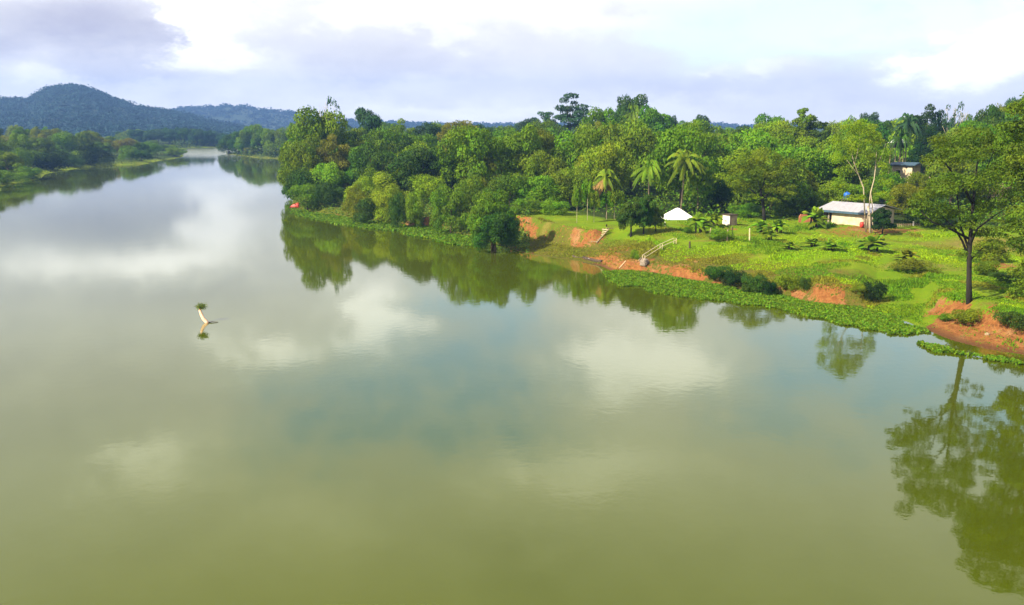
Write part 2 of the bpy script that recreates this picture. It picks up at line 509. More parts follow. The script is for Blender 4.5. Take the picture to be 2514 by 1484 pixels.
# foliage base colours (albedo)
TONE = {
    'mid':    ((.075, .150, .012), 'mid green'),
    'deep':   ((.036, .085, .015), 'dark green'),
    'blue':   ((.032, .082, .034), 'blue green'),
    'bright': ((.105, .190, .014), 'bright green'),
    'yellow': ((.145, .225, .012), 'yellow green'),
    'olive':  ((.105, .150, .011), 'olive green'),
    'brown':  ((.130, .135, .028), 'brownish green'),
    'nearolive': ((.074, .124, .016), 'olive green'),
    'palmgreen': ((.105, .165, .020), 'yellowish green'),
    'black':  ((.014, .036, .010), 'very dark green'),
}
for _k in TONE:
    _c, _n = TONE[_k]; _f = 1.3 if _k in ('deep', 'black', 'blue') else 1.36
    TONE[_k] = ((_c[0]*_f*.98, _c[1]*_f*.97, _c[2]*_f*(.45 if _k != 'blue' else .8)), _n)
KN = {'dome': ('broadleaf_tree', 'round-crowned tree', 'tree'), 'mango': ('broadleaf_tree', 'dense domed tree', 'tree'),
      'mound': ('bush', 'mounded bush', 'bush'), 'bush': ('bush', 'small bush', 'bush'), 'airy': ('feathery_tree', 'feathery tree', 'tree'),
      'tier': ('tiered_tree', 'flat-tiered tree', 'tree'), 'cone': ('conical_tree', 'cone-shaped tree', 'tree'),
      'bare': ('bare_tree', 'nearly bare tree', 'tree'), 'slender': ('young_tree', 'young tree on a thin pale stem', 'tree'),
      'lawn': ('lawn_tree', 'small spreading tree', 'tree'), 'palm': ('palm_tree', 'coconut palm', 'palm tree'),
      'palm_dead': ('palm_tree', 'coconut palm', 'palm tree'), 'banana': ('banana_plant', 'banana plant', 'plant')}
TREES = []
def plant(kind, x, y, wm, hm, tone, label, group=None, zoff=0, var=None, rz=None, bark=None, z=None):
    z = gz(x, y) if z is None else z
    lst = PROTO['tall' if kind in ('mango', 'dome') and hm / wm > 1.3 else kind]; k = random.randrange(len(lst)) if var is None else var % len(lst)
    p = lst[k]
    name, _, cat = KN[kind]
    root = empty(name, label, cat, (x, y, z + zoff), random.uniform(0, 6.28) if rz is None else rz, group, (wm, wm, hm))
    c = p[0].copy(); COL.objects.link(c); c.parent = root
    base = TONE[tone][0] if isinstance(tone, str) else tone
    j = [random.uniform(.88, 1.14) for _ in range(2)]
    c.color = (base[0]*j[0], base[1]*j[1], base[2]*j[0], 1)
    if kind not in ('bush', 'mound'):
        t = p[1].copy(); COL.objects.link(t); t.parent = root
        if bark:
            t.data = t.data.copy(); t.data.materials[0] = M[bark]
    if len(p) > 2 and p[2]:
        e = p[2].copy(); COL.objects.link(e); e.parent = root
    TREES.append((x, y))
    return root

def tree_px(kind, u, vtop, wpx, d, tone, label, group=None, **kw):
    x, y, zt = at_dist(u, vtop, d)
    zg = gz(x, y) if kw.get('z') is None else kw['z']
    if zg < 0: zg = 0.0; kw['z'] = 0.0
    pm = px_m(d)
    return plant(kind, x, y, wpx / pm, max(1.0, zt - zg), tone, label, group, **kw)
def base_px(kind, u, vbase, vtop, wpx, tone, label, group=None, **kw):
    x, y, z = hit(u, vbase)
    pm = px_m(y, z)
    h = at_dist(u, vtop, y)[2] - z
    return plant(kind, x, y, wpx / pm, max(.4, h), tone, label, group, **kw)

# ------------------------------------------------------------------ ground sheet
def build_ground():
    r = np.concatenate([np.linspace(28, 180, 520), np.geomspace(181, 2480, 140)])
    az = np.radians(np.concatenate([np.linspace(-80, -36, 20)[:-1], np.linspace(-36, 36, 560), np.linspace(36, 80, 20)[1:]]))
    Rg, A = np.meshgrid(r, az, indexing='ij')
    X = Rg * np.sin(A); Y = Rg * np.cos(A)
    z, sr, sl, U = terrain(X, Y)
    V = np.stack([X, Y, z], -1).reshape(-1, 3)
    n, m = X.shape
    i = np.arange(n - 1)[:, None] * m + np.arange(m - 1)[None]
    Q = np.stack([i, i + 1, i + m + 1, i + m], -1).reshape(-1, 4)
    dist_ = np.hypot(X, Y)
    # bare soil places: (u0,u1,s0,s1,strength)
    soil = np.zeros_like(z); wild = np.zeros_like(z); dry = np.zeros_like(z); wood = np.zeros_like(z)
    nz = vnoise(X, Y, 2.2, 7); nz2 = vnoise(X, Y, .8, 8)
    def patch(u0, u1, s0, s1, k=1., f=12, fs=.5):
        uu = U + 75 * nz + 40 * nz2; ss = sr + 1.6 * nz + .9 * nz2
        return k * sm(uu, u0 - f, u0 + f) * (1 - sm(uu, u1 - f, u1 + f)) * sm(ss, s0 - fs, s0 + fs) * (1 - sm(ss, s1 - fs, s1 + fs))
    for a in [(1002, 1056, -.5, 2.6), (1268, 1355, 5.9, 7.0, .85), (1385, 1462, 5.7, 7.0, .8), (1440, 1585, -1, 2.6), (1585, 1650, -1, 1.2, .6), (1640, 1760, -1, 2.3),
              (1680, 1745, 4.2, 5.2, .8, 8, .3), (1925, 1978, -.5, 1.2), (2000, 2092, -1, 1.4, .85), (2272, 2700, -2, 3.7), (2425, 2465, 2, 5.0),
              (1240, 1300, -1, 1.0, .7), (1490, 1530, 4.0, 5.5, .7), (800, 830, -1, 1.0, .5), (2500, 2600, 3, 9, .7)]:
        soil = np.maximum(soil, patch(*a))
    P = lambda u, v: hit(u, v)
    def spot(u, v, r1, r2, arr, k=1.):
        x, y, _ = P(u, v)
        q = np.hypot((X - x) / r1, (Y - y) / r2) + .5 * nz
        return np.maximum(arr, k * (1 - sm(q, .6, 1.15)))
    soil = spot(2095, 568, 4.5, 4.0, soil, .55); soil = spot(2170, 566, 5, 3, soil, .7); soil = spot(2060, 575, 3, 3, soil, .4)
    soil = spot(2440, 650, 2.6, 2.6, soil, .6)
    soil = spot(1790, 562, 1.2, 1.2, soil, .6); soil = spot(1712, 575, .6, .8, soil, .7)
    dry = spot(2440, 600, 6, 6, dry, .9); dry = spot(2300, 600, 5, 2, dry, .6); dry = spot(2250, 650, 4, 1.6, dry, .7); dry = spot(1345, 550, 1.6, 1.0, dry, .8)
    dry = spot(1745, 590, 2.5, .5, dry, .7); dry = spot(2330, 660, 2.5, 1.2, dry, .5); dry = spot(2430, 745, 2.5, .6, dry, .4)
    wild = np.clip(sm(U + 30 * nz, 1270, 1300) * (1 - sm(sr + 2 * nz, 5, 9)) * (1 - sm(U, 2110, 2180)) + 1.0 * (nz > .22) * .35, 0, 1)
    wild = np.where(U < 1255, .8, wild); wild = np.where(sl > -1, .45, wild)
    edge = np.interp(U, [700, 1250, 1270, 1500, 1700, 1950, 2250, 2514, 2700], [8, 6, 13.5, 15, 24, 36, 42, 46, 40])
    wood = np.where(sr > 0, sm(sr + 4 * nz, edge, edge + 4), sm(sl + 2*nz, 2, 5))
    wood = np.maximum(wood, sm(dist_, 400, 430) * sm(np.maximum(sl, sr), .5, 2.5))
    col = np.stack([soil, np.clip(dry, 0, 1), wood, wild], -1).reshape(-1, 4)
    m_, nt = new_mat('ground')
    at = N(nt, 'ShaderNodeAttribute'); at.attribute_name = 'cover'
    sp = N(nt, 'ShaderNodeSeparateColor'); nt.links.new(at.outputs['Color'], sp.inputs[0])
    geo = N(nt, 'ShaderNodeNewGeometry'); pos = geo.outputs['Position']
    nA = noise(nt, .35, 6, .65, pos); nB = noise(nt, 2.6, 5, .65, pos); nC = noise(nt, 9, 4, .7, pos)
    mixn = mathn(nt, 'ADD', mathn(nt, 'MULTIPLY', nA, .5), mathn(nt, 'MULTIPLY', nB, .5))
    g = mixc(nt, ramp(nt, nA, .38, .64), (.19, .33, .006), (.255, .36, .008))
    g = mixc(nt, mathn(nt, 'MULTIPLY', ramp(nt, nC, .4, .8), .6), g, (.10, .20, .010))
    w = mixc(nt, ramp(nt, mixn, .4, .6), (.14, .17, .016), (.23, .17, .035))
    w = mixc(nt, ramp(nt, nC, .4, .7), w, (.09, .12, .012))
    g = mixc(nt, at.outputs['Alpha'], g, w)
    d_ = mixc(nt, ramp(nt, nB, .35, .65), (.33, .26, .06), (.21, .20, .035))
    g = mixc(nt, sp.outputs[1], g, d_)
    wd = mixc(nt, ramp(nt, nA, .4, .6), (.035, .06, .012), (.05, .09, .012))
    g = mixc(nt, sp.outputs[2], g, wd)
    s = mixc(nt, ramp(nt, nB, .35, .68), (.50, .215, .065), (.33, .12, .036))
    s = mixc(nt, ramp(nt, nA, .5, .7), s, (.50, .29, .13))
    s = mixc(nt, mathn(nt, 'MULTIPLY', ramp(nt, nC, .5, .75), .6), s, (.22, .10, .035))
    # gullies washed down the cut faces and a damp foot at the waterline
    mpg = N(nt, 'ShaderNodeMapping'); mpg.inputs['Scale'].default_value = (2.6, 2.6, .5); nt.links.new(pos, mpg.inputs['Vector'])
    gl = noise(nt, 1.3, 5, .7, mpg.outputs[0])
    s = mixc(nt, mathn(nt, 'MULTIPLY', ramp(nt, gl, .52, .66), .75), s, (.17, .075, .028))
    sz = N(nt, 'ShaderNodeSeparateXYZ'); nt.links.new(pos, sz.inputs[0])
    s = mixc(nt, mathn(nt, 'SUBTRACT', .8, ramp(nt, mathn(nt, 'ADD', sz.outputs[2], mathn(nt, 'MULTIPLY', nB, .25)), .12, .42), clamp=True), s, (.13, .065, .03))
    sf = ramp(nt, mathn(nt, 'ADD', sp.outputs[0], mathn(nt, 'ADD', mathn(nt, 'MULTIPLY', mathn(nt, 'SUBTRACT', nC, .5), 1.0), mathn(nt, 'MULTIPLY', mathn(nt, 'SUBTRACT', nB, .5), 3.2))), .36, .66)
    g = mixc(nt, sf, g, s)
    b = N(nt, 'ShaderNodeBsdfPrincipled'); b.inputs['Roughness'].default_value = .95; b.inputs['Specular IOR Level'].default_value = .1
    nt.links.new(g, b.inputs['Base Color'])
    bn = N(nt, 'ShaderNodeBump'); bn.inputs['Distance'].default_value = .35
    nt.links.new(mathn(nt, 'ADD', nB, nC), bn.inputs['Height']); nt.links.new(bn.outputs[0], b.inputs['Normal'])
    finish(nt, b.outputs[0])
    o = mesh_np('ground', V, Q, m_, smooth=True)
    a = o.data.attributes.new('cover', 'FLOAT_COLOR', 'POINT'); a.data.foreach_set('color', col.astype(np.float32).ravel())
    o['kind'] = 'structure'
    return o
build_ground()

# ------------------------------------------------------------------ river
def build_water():
    m, nt = new_mat('river_water')
    geo = N(nt, 'ShaderNodeNewGeometry'); pos = geo.outputs['Position']
    b = N(nt, 'ShaderNodeBsdfPrincipled')
    c = mixc(nt, ramp(nt, noise(nt, .03, 4, .5, pos), .3, .7), WATER_A, WATER_B)
    nt.links.new(c, b.inputs['Base Color'])
    sy = N(nt, 'ShaderNodeSeparateXYZ'); nt.links.new(pos, sy.inputs[0])
    rip = mathn(nt, 'MULTIPLY', ramp(nt, sy.outputs[1], 370, 500), .24)
    nt.links.new(mathn(nt, 'ADD', rip, .032), b.inputs['Roughness']); b.inputs['IOR'].default_value = 1.78; b.inputs['Specular Tint'].default_value = (.96, 1, .22, 1)
    mp = N(nt, 'ShaderNodeMapping'); mp.inputs['Scale'].default_value = (1, 1, 1); nt.links.new(pos, mp.inputs['Vector'])
    n1 = noise(nt, 1.6, 3, .55, mp.outputs[0]); n2 = noise(nt, .25, 3, .5, mp.outputs[0])
    calm = ramp(nt, noise(nt, .02, 3, .5, pos), .35, .7)
    bn = N(nt, 'ShaderNodeBump'); bn.inputs['Strength'].default_value = 1; bn.inputs['Distance'].default_value = .0035
    h = mathn(nt, 'ADD', mathn(nt, 'MULTIPLY', n1, mathn(nt, 'MULTIPLY_ADD', calm, .8, .5)), mathn(nt, 'MULTIPLY', n2, .7))
    nt.links.new(h, bn.inputs['Height']); nt.links.new(bn.outputs[0], b.inputs['Normal'])
    finish(nt, b.outputs[0])
    n = 40; xs = np.linspace(-2580, 2580, n); ys = np.linspace(-300, 2580, n)
    X, Y = np.meshgrid(xs, ys, indexing='ij')
    V = np.stack([X, Y, 0*X], -1).reshape(-1, 3)
    i = np.arange(n-1)[:, None]*n + np.arange(n-1)[None]
    Q = np.stack([i, i+n, i+n+1, i+1], -1).reshape(-1, 4)
    o = mesh_np('river_water', V, Q, m); o['kind'] = 'structure'
WATER_A = (.060, .076, .0020); WATER_B = (.047, .065, .0022)
build_water()

# ------------------------------------------------------------------ far hills
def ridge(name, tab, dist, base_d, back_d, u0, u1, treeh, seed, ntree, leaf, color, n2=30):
    rng = np.random.default_rng(seed)
    us = np.linspace(u0, u1, 260); ts = np.linspace(0, 1, 60)
    T = np.array(tab, float)
    crest_v = np.interp(us, T[:, 0], T[:, 1]) + 1.5
    def surfz(u, t, jit=True):
        cv = np.interp(u, T[:, 0], T[:, 1])
        y = base_d + (dist - base_d) * np.clip(t, 0, 1)
        el = (742 - cv) / F
        # height of crest at dist
        rayy = CT + el * ST; rayz = -ST + el * CT
        zc = CAMH + rayz / rayy * dist - treeh*.55
        x = (u - 1257) / F / (CT + el * ST) * y
        prof = np.clip(t, 0, 1) ** 1.25
        z = 2 + (zc - 2) * prof * (1 + .22 * vnoise(x, y, 260, seed) * np.sin(math.pi * np.clip(t, 0, 1)) * 2)
        return x, y, z
    Ug, Tg = np.meshgrid(us, ts, indexing='ij')
    X, Y, Z = surfz(Ug, Tg)
    # back side
    Xb = X[:, -1:] * (back_d / dist); Yb = np.full_like(Xb, back_d); Zb = np.full_like(Xb, 2.0)
    X = np.concatenate([X, Xb], 1); Y = np.concatenate([Y, Yb], 1); Z = np.concatenate([Z, Zb], 1)
    n, m = X.shape
    i = np.arange(n-1)[:, None]*m + np.arange(m-1)[None]
    Q = np.stack([i, i+m, i+m+1, i+1], -1).reshape(-1, 4)
    hm = surf(name + '_haze_tinted_ground', (.018, .048, .034), .95)  # hill ground shares the bluish haze tint painted into its trees
    o = mesh_np(name, np.stack([X, Y, Z], -1).reshape(-1, 3), Q, hm, smooth=True); o['kind'] = 'structure'
    # forest on it
    u = rng.uniform(u0, u1, ntree); t = 1 - rng.random(ntree) ** 1.3 * .98
    t[: ntree // 6] = 1.0
    x, y, z = surfz(u, t)
    r = treeh * rng.uniform(.5, 1.05, ntree) * rng.choice([1, 1, 1, 1.3], ntree)
    K = n2
    d = np.concatenate([sph(ntree * K, rng)]); d[:, 2] = np.abs(d[:, 2]) * 1.0 - .15
    idx = np.repeat(np.arange(ntree), K)
    P = np.stack([x, y, z - treeh * .08], -1)[idx] + d * (r[idx] * rng.uniform(.8, 1.1, len(idx)))[:, None] * np.array([1, 1, .8])
    tt = rng.random(ntree); th = rng.random(ntree)
    tint = np.stack([.6*tt[idx] + .4*rng.random(len(idx)), .7*th[idx] + .3*rng.random(len(idx))], 1)
    V, Qf, Tn = leaf_quads(P, d, leaf, .8, .35, rng, tint)
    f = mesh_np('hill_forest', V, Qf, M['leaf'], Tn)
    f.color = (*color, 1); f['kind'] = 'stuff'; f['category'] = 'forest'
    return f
R1 = [(-500,262),(-150,246),(0,239),(75,238),(100,224),(112,216),(136,208),(175,204),(205,209),(228,217),(250,224),(268,235),(295,240),(331,254),(360,263),(377,261),(400,267),(422,268),
      (470,280),(540,298),(640,318),(800,330)]
R2 = [(-500,290),(300,285),(400,272),(452,258),(510,259),(558,254),(600,256),(633,263),(709,269),(745,277),(800,286),(900,293),(1100,299),(1700,304),(1770,300),(1830,305),(1930,301),(2100,306),(3000,300)]
f1 = ridge('hills', R1, 1250, 720, 1700, -500, 800, 10, 5, 4600, 2.6, (.020, .056, .060), 34)  # distance haze painted into the leaf colour, on top of the haze volume
f1['label'] = 'forest tinted blue-green for distance haze, covering the rounded hill behind the left bank'
f2 = ridge('hills', R2, 2000, 1500, 2400, -500, 3000, 12, 6, 3800, 4.2, (.022, .055, .075), 28)  # bluer leaf colour stands in for thicker haze on the far ridge
f2['label'] = 'forest tinted blue for distance haze on the long far ridge beyond the river bend'

# ------------------------------------------------------------------ named trees of the right bank
def T_(kind, u, vt, w, d, tone, label, **kw): return tree_px(kind, u, vt, w, d, tone, label, **kw)
HP = [  # kind, u, vtop, width px, distance, tone, label
 ('dome', 558, 330, 50, 464, 'deep', 'dark tree at the very tip of the far right shore by the bright water'),
 ('dome', 583, 322, 50, 455, 'deep', 'second dark tree on the far right shore counted from the bright water'),
 ('mango', 614, 306, 60, 447, 'mid', 'tallest tree of the far right shore'),
 ('dome', 644, 315, 52, 436, 'mid', 'green tree above the sandy patch of the far right shore'),
 ('dome', 596, 345, 40, 446, 'mid', 'low green tree in front of the tallest one on the far right shore'),
 ('mango', 672, 318, 54, 428, 'olive', 'olive tree between the sandy patch and the headland'),
 ('dome', 700, 312, 50, 418, 'mid', 'green tree where the far right shore meets the headland'),
 ('mound', 668, 352, 44, 416, 'bright', 'bright shore bush on the far right shore near the headland'),
 ('mound', 615, 360, 34, 437, 'olive', 'olive shore bush left of the sandy patch'),
 ('mango', 775, 270, 175, 182, 'olive', 'broad olive tree, tallest mass on the wooded headland'),
 ('bare', 806, 240, 74, 190, 'blue', 'sparse emergent tree poking bare twigs above the headland crown'),
 ('dome', 724, 306, 70, 200, 'mid', 'green tree at the far shoulder of the headland by the water'),
 ('mango', 742, 350, 112, 168, 'olive', 'olive tree halfway down the headland face over the water'),
 ('dome', 738, 415, 90, 162, 'deep', 'dark tree leaning over the water above the red boat'),
 ('dome', 752, 452, 88, 157, 'mid', 'low green tree directly above the red boat'),
 ('dome', 800, 400, 96, 163, 'bright', 'bright green tree behind the pale dead pole on the headland'),
 ('mound', 806, 448, 76, 155, 'deep', 'dark bush right of the red boat under the headland trees'),
 ('mango', 815, 335, 100, 172, 'brown', 'brownish tree below the emergent one on the headland'),
 ('dome', 900, 268, 82, 215, 'blue', 'dark dome-shaped tree standing up on the skyline right of the headland'),
 ('mango', 862, 325, 90, 195, 'deep', 'dark tree filling the gap below the skyline dome tree'),
 ('mango', 938, 316, 135, 192, 'mid', 'wide mid green tree below and right of the skyline dome tree'),
 ('mango', 905, 356, 120, 172, 'mid', 'green tree just behind the light bushes left end'),
 ('dome', 985, 296, 86, 235, 'mid', 'green skyline tree between the dome tree and the brownish tree'),
 ('mango', 1010, 340, 120, 180, 'deep', 'dark tree in the hollow left of the brownish pale-stemmed tree'),
 ('dome', 1055, 304, 90, 215, 'blue', 'bluish green skyline tree just left of the brownish tree'),
 ('dome', 1180, 318, 95, 190, 'deep', 'dark tree just right of the brownish pale-stemmed tree'),
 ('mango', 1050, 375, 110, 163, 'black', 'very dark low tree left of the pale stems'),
 ('mound', 905, 417, 130, 150, 'yellow', 'yellow-green bush mound at the left of the light thicket'),
 ('mound', 980, 404, 140, 152, 'yellow', 'tallest yellow-green bush mound in the middle of the light thicket'),
 ('mound', 1046, 428, 110, 146, 'yellow', 'yellow-green bush mound closing the right of the light thicket'),
 ('mound', 884, 455, 85, 143, 'olive', 'olive bush on the bank left of the two dark shrubs'),
 ('mound', 950, 452, 110, 138, 'yellow', 'light bush low on the bank above the floating plants'),
 ('bush', 900, 486, 60, 137, 'deep', 'dark shrub at the bank foot, left of its twin'),
 ('bush', 975, 474, 44, 131, 'deep', 'dark upright shrub left of the small red scarp'),
 ('bush', 1015, 480, 50, 131, 'bright', 'bright leafy shrub growing on top of the small red scarp'),
 ('mango', 1106, 456, 96, 124, 'mid', 'glossy green tree on the bank right of the small red scarp'),
 ('mango', 1208, 470, 122, 108, 'mid', 'large glossy dark tree overhanging the river at the lawn corner'),
 ('mango', 1215, 520, 105, 105.5, 'deep', 'dark lower bush at the water under the overhanging tree'),
 ('mound', 1150, 425, 90, 138, 'bright', 'bright bush behind the glossy bank tree'),
 ('mango', 1195, 378, 120, 148, 'olive', 'olive sunlit tree right of the pale stems'),
 ('mango', 1275, 366, 130, 150, 'olive', 'olive sunlit tree in the middle of the second row behind the lawn'),
 ('mango', 1345, 372, 110, 146, 'olive', 'olive tree behind the left palm thicket'),
 ('dome', 1250, 425, 110, 132, 'mid', 'green tree behind the lawn corner'),
 ('dome', 1325, 432, 105, 131, 'bright', 'bright green tree behind the open lawn'),
 ('bush', 1300, 486, 90, 124, 'mid', 'green bush along the back edge of the lawn'),
 ('bush', 1362, 492, 80, 122.5, 'bright', 'bright bush along the back edge of the lawn'),
 ('dome', 1400, 412, 100, 132, 'bright', 'bright broad-leaved tree left of the brown-skirted palm'),
 ('mango', 1410, 340, 150, 170, 'olive', 'wide olive tree below the tiered skyline tree'),
 ('mango', 1510, 342, 125, 158, 'olive', 'olive tree above the brown-skirted palm'),
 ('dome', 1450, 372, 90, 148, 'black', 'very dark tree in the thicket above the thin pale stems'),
 ('tier', 1404, 230, 90, 255, 'blue', 'tall flat-tiered tree standing out on the skyline'),
 ('tier', 1348, 274, 66, 262, 'blue', 'lower flat-topped tree left of the tall tiered one'),
 ('dome', 1300, 290, 70, 290, 'blue', 'bluish skyline tree two crowns left of the tiered tree'),
 ('mango', 1480, 268, 120, 215, 'mid', 'green tree on the left shoulder of the big skyline dome'),
 ('mango', 1552, 236, 110, 236, 'deep', 'dark top crown of the big skyline dome, holding a palm'),
 ('mango', 1605, 262, 120, 222, 'mid', 'green crown on the right slope of the big skyline dome'),
 ('dome', 1650, 286, 46, 232, 'blue', 'small dark crown at the right foot of the big skyline dome'),
 ('mango', 1560, 300, 130, 196, 'mid', 'green tree in front of the big skyline dome'),
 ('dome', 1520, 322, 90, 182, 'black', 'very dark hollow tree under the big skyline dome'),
 ('dome', 1468, 302, 80, 205, 'olive', 'olive crown between the tiered tree and the skyline dome'),
 ('dome', 1722, 284, 60, 246, 'blue', 'bluish small skyline tree right of the dome gap'),
 ('mango', 1735, 296, 130, 206, 'mid', 'broad green tree right of the big skyline dome'),
 ('mango', 1678, 318, 90, 190, 'yellow', 'yellow-green tree above the tall palms'),
 ('mound', 1630, 350, 110, 168, 'yellow', 'yellow-green thicket behind the tall palms'),
 ('mango', 1895, 283, 120, 222, 'mid', 'rounded green tree on the skyline left of the cone-shaped one'),
 ('mango', 1850, 312, 110, 200, 'deep', 'dark tree in front of the rounded skyline tree'),
 ('cone', 1980, 268, 110, 172, 'mid', 'tall cone-shaped tree rising to the skyline'),
 ('cone', 2012, 300, 90, 165, 'deep', 'dark narrow tree against the right of the cone-shaped one'),
 ('mango', 1800, 362, 100, 165, 'mid', 'green tree in the middle distance behind the palms'),
 ('mango', 1950, 398, 110, 130, 'olive', 'olive tree right of the thick-trunked one'),
 ('dome', 1762, 392, 90, 142, 'mid', 'green tree behind and right of the front palm'),
 ('dome', 1775, 440, 80, 127, 'deep', 'dark low tree between the front palm and the thick trunk'),
 ('dome', 1840, 440, 80, 129, 'deep', 'dark tree under the left of the thick-trunked crown'),
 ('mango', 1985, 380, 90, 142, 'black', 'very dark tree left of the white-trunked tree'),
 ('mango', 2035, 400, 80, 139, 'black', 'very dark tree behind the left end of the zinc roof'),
 ('dome', 2070, 296, 90, 222, 'yellow', 'yellow-green skyline tree behind the white-trunked tree'),
 ('dome', 2134, 278, 66, 240, 'blue', 'dark bluish skyline tree left of the tall palm clump'),
 ('mango', 2180, 300, 90, 205, 'deep', 'dark tree left of the tall palm clump'),
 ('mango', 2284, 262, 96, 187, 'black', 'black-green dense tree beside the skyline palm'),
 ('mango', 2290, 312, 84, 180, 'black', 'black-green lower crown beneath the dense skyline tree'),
 ('bare', 1289, 330, 50, 166, 'olive', 'pale half-bare tree standing in the second row behind the lawn'),
 ('bare', 2352, 252, 70, 172, 'blue', 'thin bare grey tree against the sky'),
 ('dome', 2380, 286, 70, 178, 'deep', 'dark crown right of the thin bare tree'),
 ('mango', 2440, 262, 90, 150, 'deep', 'dark crown stepping up to the corner tree'),
 ('mango', 2350, 330, 100, 132, 'olive', 'olive tree beside the cream upper house'),
 ('mango', 2400, 300, 110, 140, 'mid', 'green tree behind the near dark-trunked tree'),
 ('mango', 2245, 452, 110, 121, 'olive', 'olive tree behind the zinc-roofed house right end'),
 ('mango', 2180, 425, 90, 128, 'mid', 'green tree behind the blue tank'),
 ('mango', 2110, 452, 90, 126, 'bright', 'bright tree behind the zinc roof'),
 ('mango', 2060, 440, 90, 125, 'bright', 'bright tree behind the left end of the zinc roof'),
 ('dome', 2000, 470, 70, 122, 'mid', 'green tree left of the zinc-roofed house'),
 ('mango', 2262, 424, 60, 133, 'olive', 'olive tree between the two cream upper houses'),
 ('bush', 1940, 480, 80, 122, 'mid', 'green bush left of the orange clay wall'),
 ('bush', 1830, 500, 80, 120, 'mid', 'green bush behind the concrete shed'),
 ('bush', 2290, 480, 100, 112, 'deep', 'dark bush right of the house behind the near tree'),
]
for h in HP:
    k, u, vt, w, d, tone, lab = h
    if d < 150 and k in ('mango', 'dome') : pass
    T_(k, u, vt, w, d, tone, lab)

# lawn trees and plants placed by their foot
BP = [ # kind, u, vbase, vtop, w, tone, label
 ('lawn', 1549, 581, 486, 66, 'deep', 'small dark spreading tree alone on the lawn, nearest of three'),
 ('lawn', 1580, 574, 480, 52, 'deep', 'small tree just behind the lawn tree, on a thin bent stem'),
 ('lawn', 1610, 569, 510, 40, 'mid', 'low bushy tree between the lawn trees and the white canopy'),
 ('slender', 1416, 547, 455, 26, 'bright', 'young pale-stemmed tree, first from the left at the lawn edge'),
 ('slender', 1442, 540, 440, 30, 'bright', 'young pale-stemmed tree, second from the left at the lawn edge'),
 ('slender', 1458, 545, 470, 28, 'bright', 'young leaning pale-stemmed tree, third from the left'),
 ('slender', 1489, 538, 470, 34, 'mid', 'young pale-stemmed tree beneath the brown-skirted palm'),
 ('slender', 1508, 537, 462, 40, 'bright', 'young pale-stemmed tree right of the brown-skirted palm'),
 ('banana', 1708, 571, 500, 66, 'mid', 'big dark banana plant right of the white canopy'),
 ('banana', 1761, 556, 510, 50, 'mid', 'banana plant left of the concrete shed'),
 ('banana', 1864, 569, 528, 54, 'bright', 'banana plant among the fence posts, nearest the last post'),
 ('banana', 1890, 590, 548, 48, 'bright', 'bright young banana plant in front of the others'),
 ('banana', 1918, 572, 524, 58, 'bright', 'banana plant right of the thick-trunked tree'),
 ('banana', 1944, 612, 584, 44, 'mid', 'small banana plant low in the grass, right of the posts'),
 ('banana', 1990, 562, 484, 74, 'bright', 'tall banana clump with brown dead stems before the clay wall'),
 ('banana', 2000, 604, 576, 56, 'mid', 'low banana plant in the grass, left of a pair'),
 ('banana', 2042, 614, 580, 56, 'mid', 'low banana plant in the grass, right of a pair'),
 ('banana', 2140, 617, 566, 82, 'mid', 'spreading banana plant below the white trunk'),
 ('banana', 2236, 645, 600, 64, 'olive', 'tattered brownish banana plant with dry leaves'),
 ('bush', 2245, 668, 636, 90, 'olive', 'scrubby olive bush around the tattered banana plant'),
 ('lawn', 2166, 576, 512, 52, 'black', 'small very dark tree in front of the house gable'),
 ('bush', 1558, 636, 612, 22, 'bright', 'bright leafy shrub alone on the red bank'),
 ('bush', 1760, 690, 652, 66, 'deep', 'dark bush on the bank above the floating mat, left part'),
 ('bush', 1802, 704, 664, 60, 'black', 'very dark bush on the bank, middle of the row'),
 ('bush', 1850, 718, 668, 62, 'deep', 'dark bush on the bank, right of the very dark one'),
 ('bush', 1888, 724, 686, 44, 'black', 'very dark low bush touching the floating mat'),
 ('bush', 1934, 712, 672, 62, 'olive', 'olive scrub bush right of the dark bank bushes'),
 ('bush', 2146, 739, 692, 54, 'black', 'round very dark bush at the end of the orange scarp'),
 ('bush', 2110, 722, 694, 44, 'olive', 'olive bush hanging over the orange scarp'),
 ('bush', 2376, 796, 760, 84, 'olive', 'dense low olive bush above the orange mud shore'),
 ('bush', 2486, 806, 766, 84, 'deep', 'dark low bush right of the mud path'),
 ('bush', 2322, 788, 770, 36, 'mid', 'small green bush left of the mud path'),
 ('bush', 2420, 676, 640, 60, 'mid', 'green bush behind the near dark trunk'),
 ('bush', 2466, 690, 668, 70, 'deep', 'dark low bush in the shade right of the near trunk'),
 ('bush', 2418, 642, 584, 86, 'olive', 'reddish olive bushy growth right of the near dark trunk'),
 ('bush', 1975, 716, 680, 26, 'deep', 'small dark shrub above the left of the orange scarp'),
 ('bush', 1690, 572, 556, 26, 'mid', 'low weed clump left of the big banana plant'),
 ('bush', 1770, 590, 562, 70, 'bright', 'leafy weed patch among the concrete posts'),
]
for k, u, vb, vt, w, tone, lab in BP:
    kw = {}
    if k == 'banana': w *= 1.25; vt = vb - (vb - vt) * 1.2; tone = {'mid': 'bright'}.get(tone, tone)
    if k == 'lawn' and 'bent' in lab: kw['var'] = 1
    base_px(k, u, vb, vt, w, tone, lab, **kw)

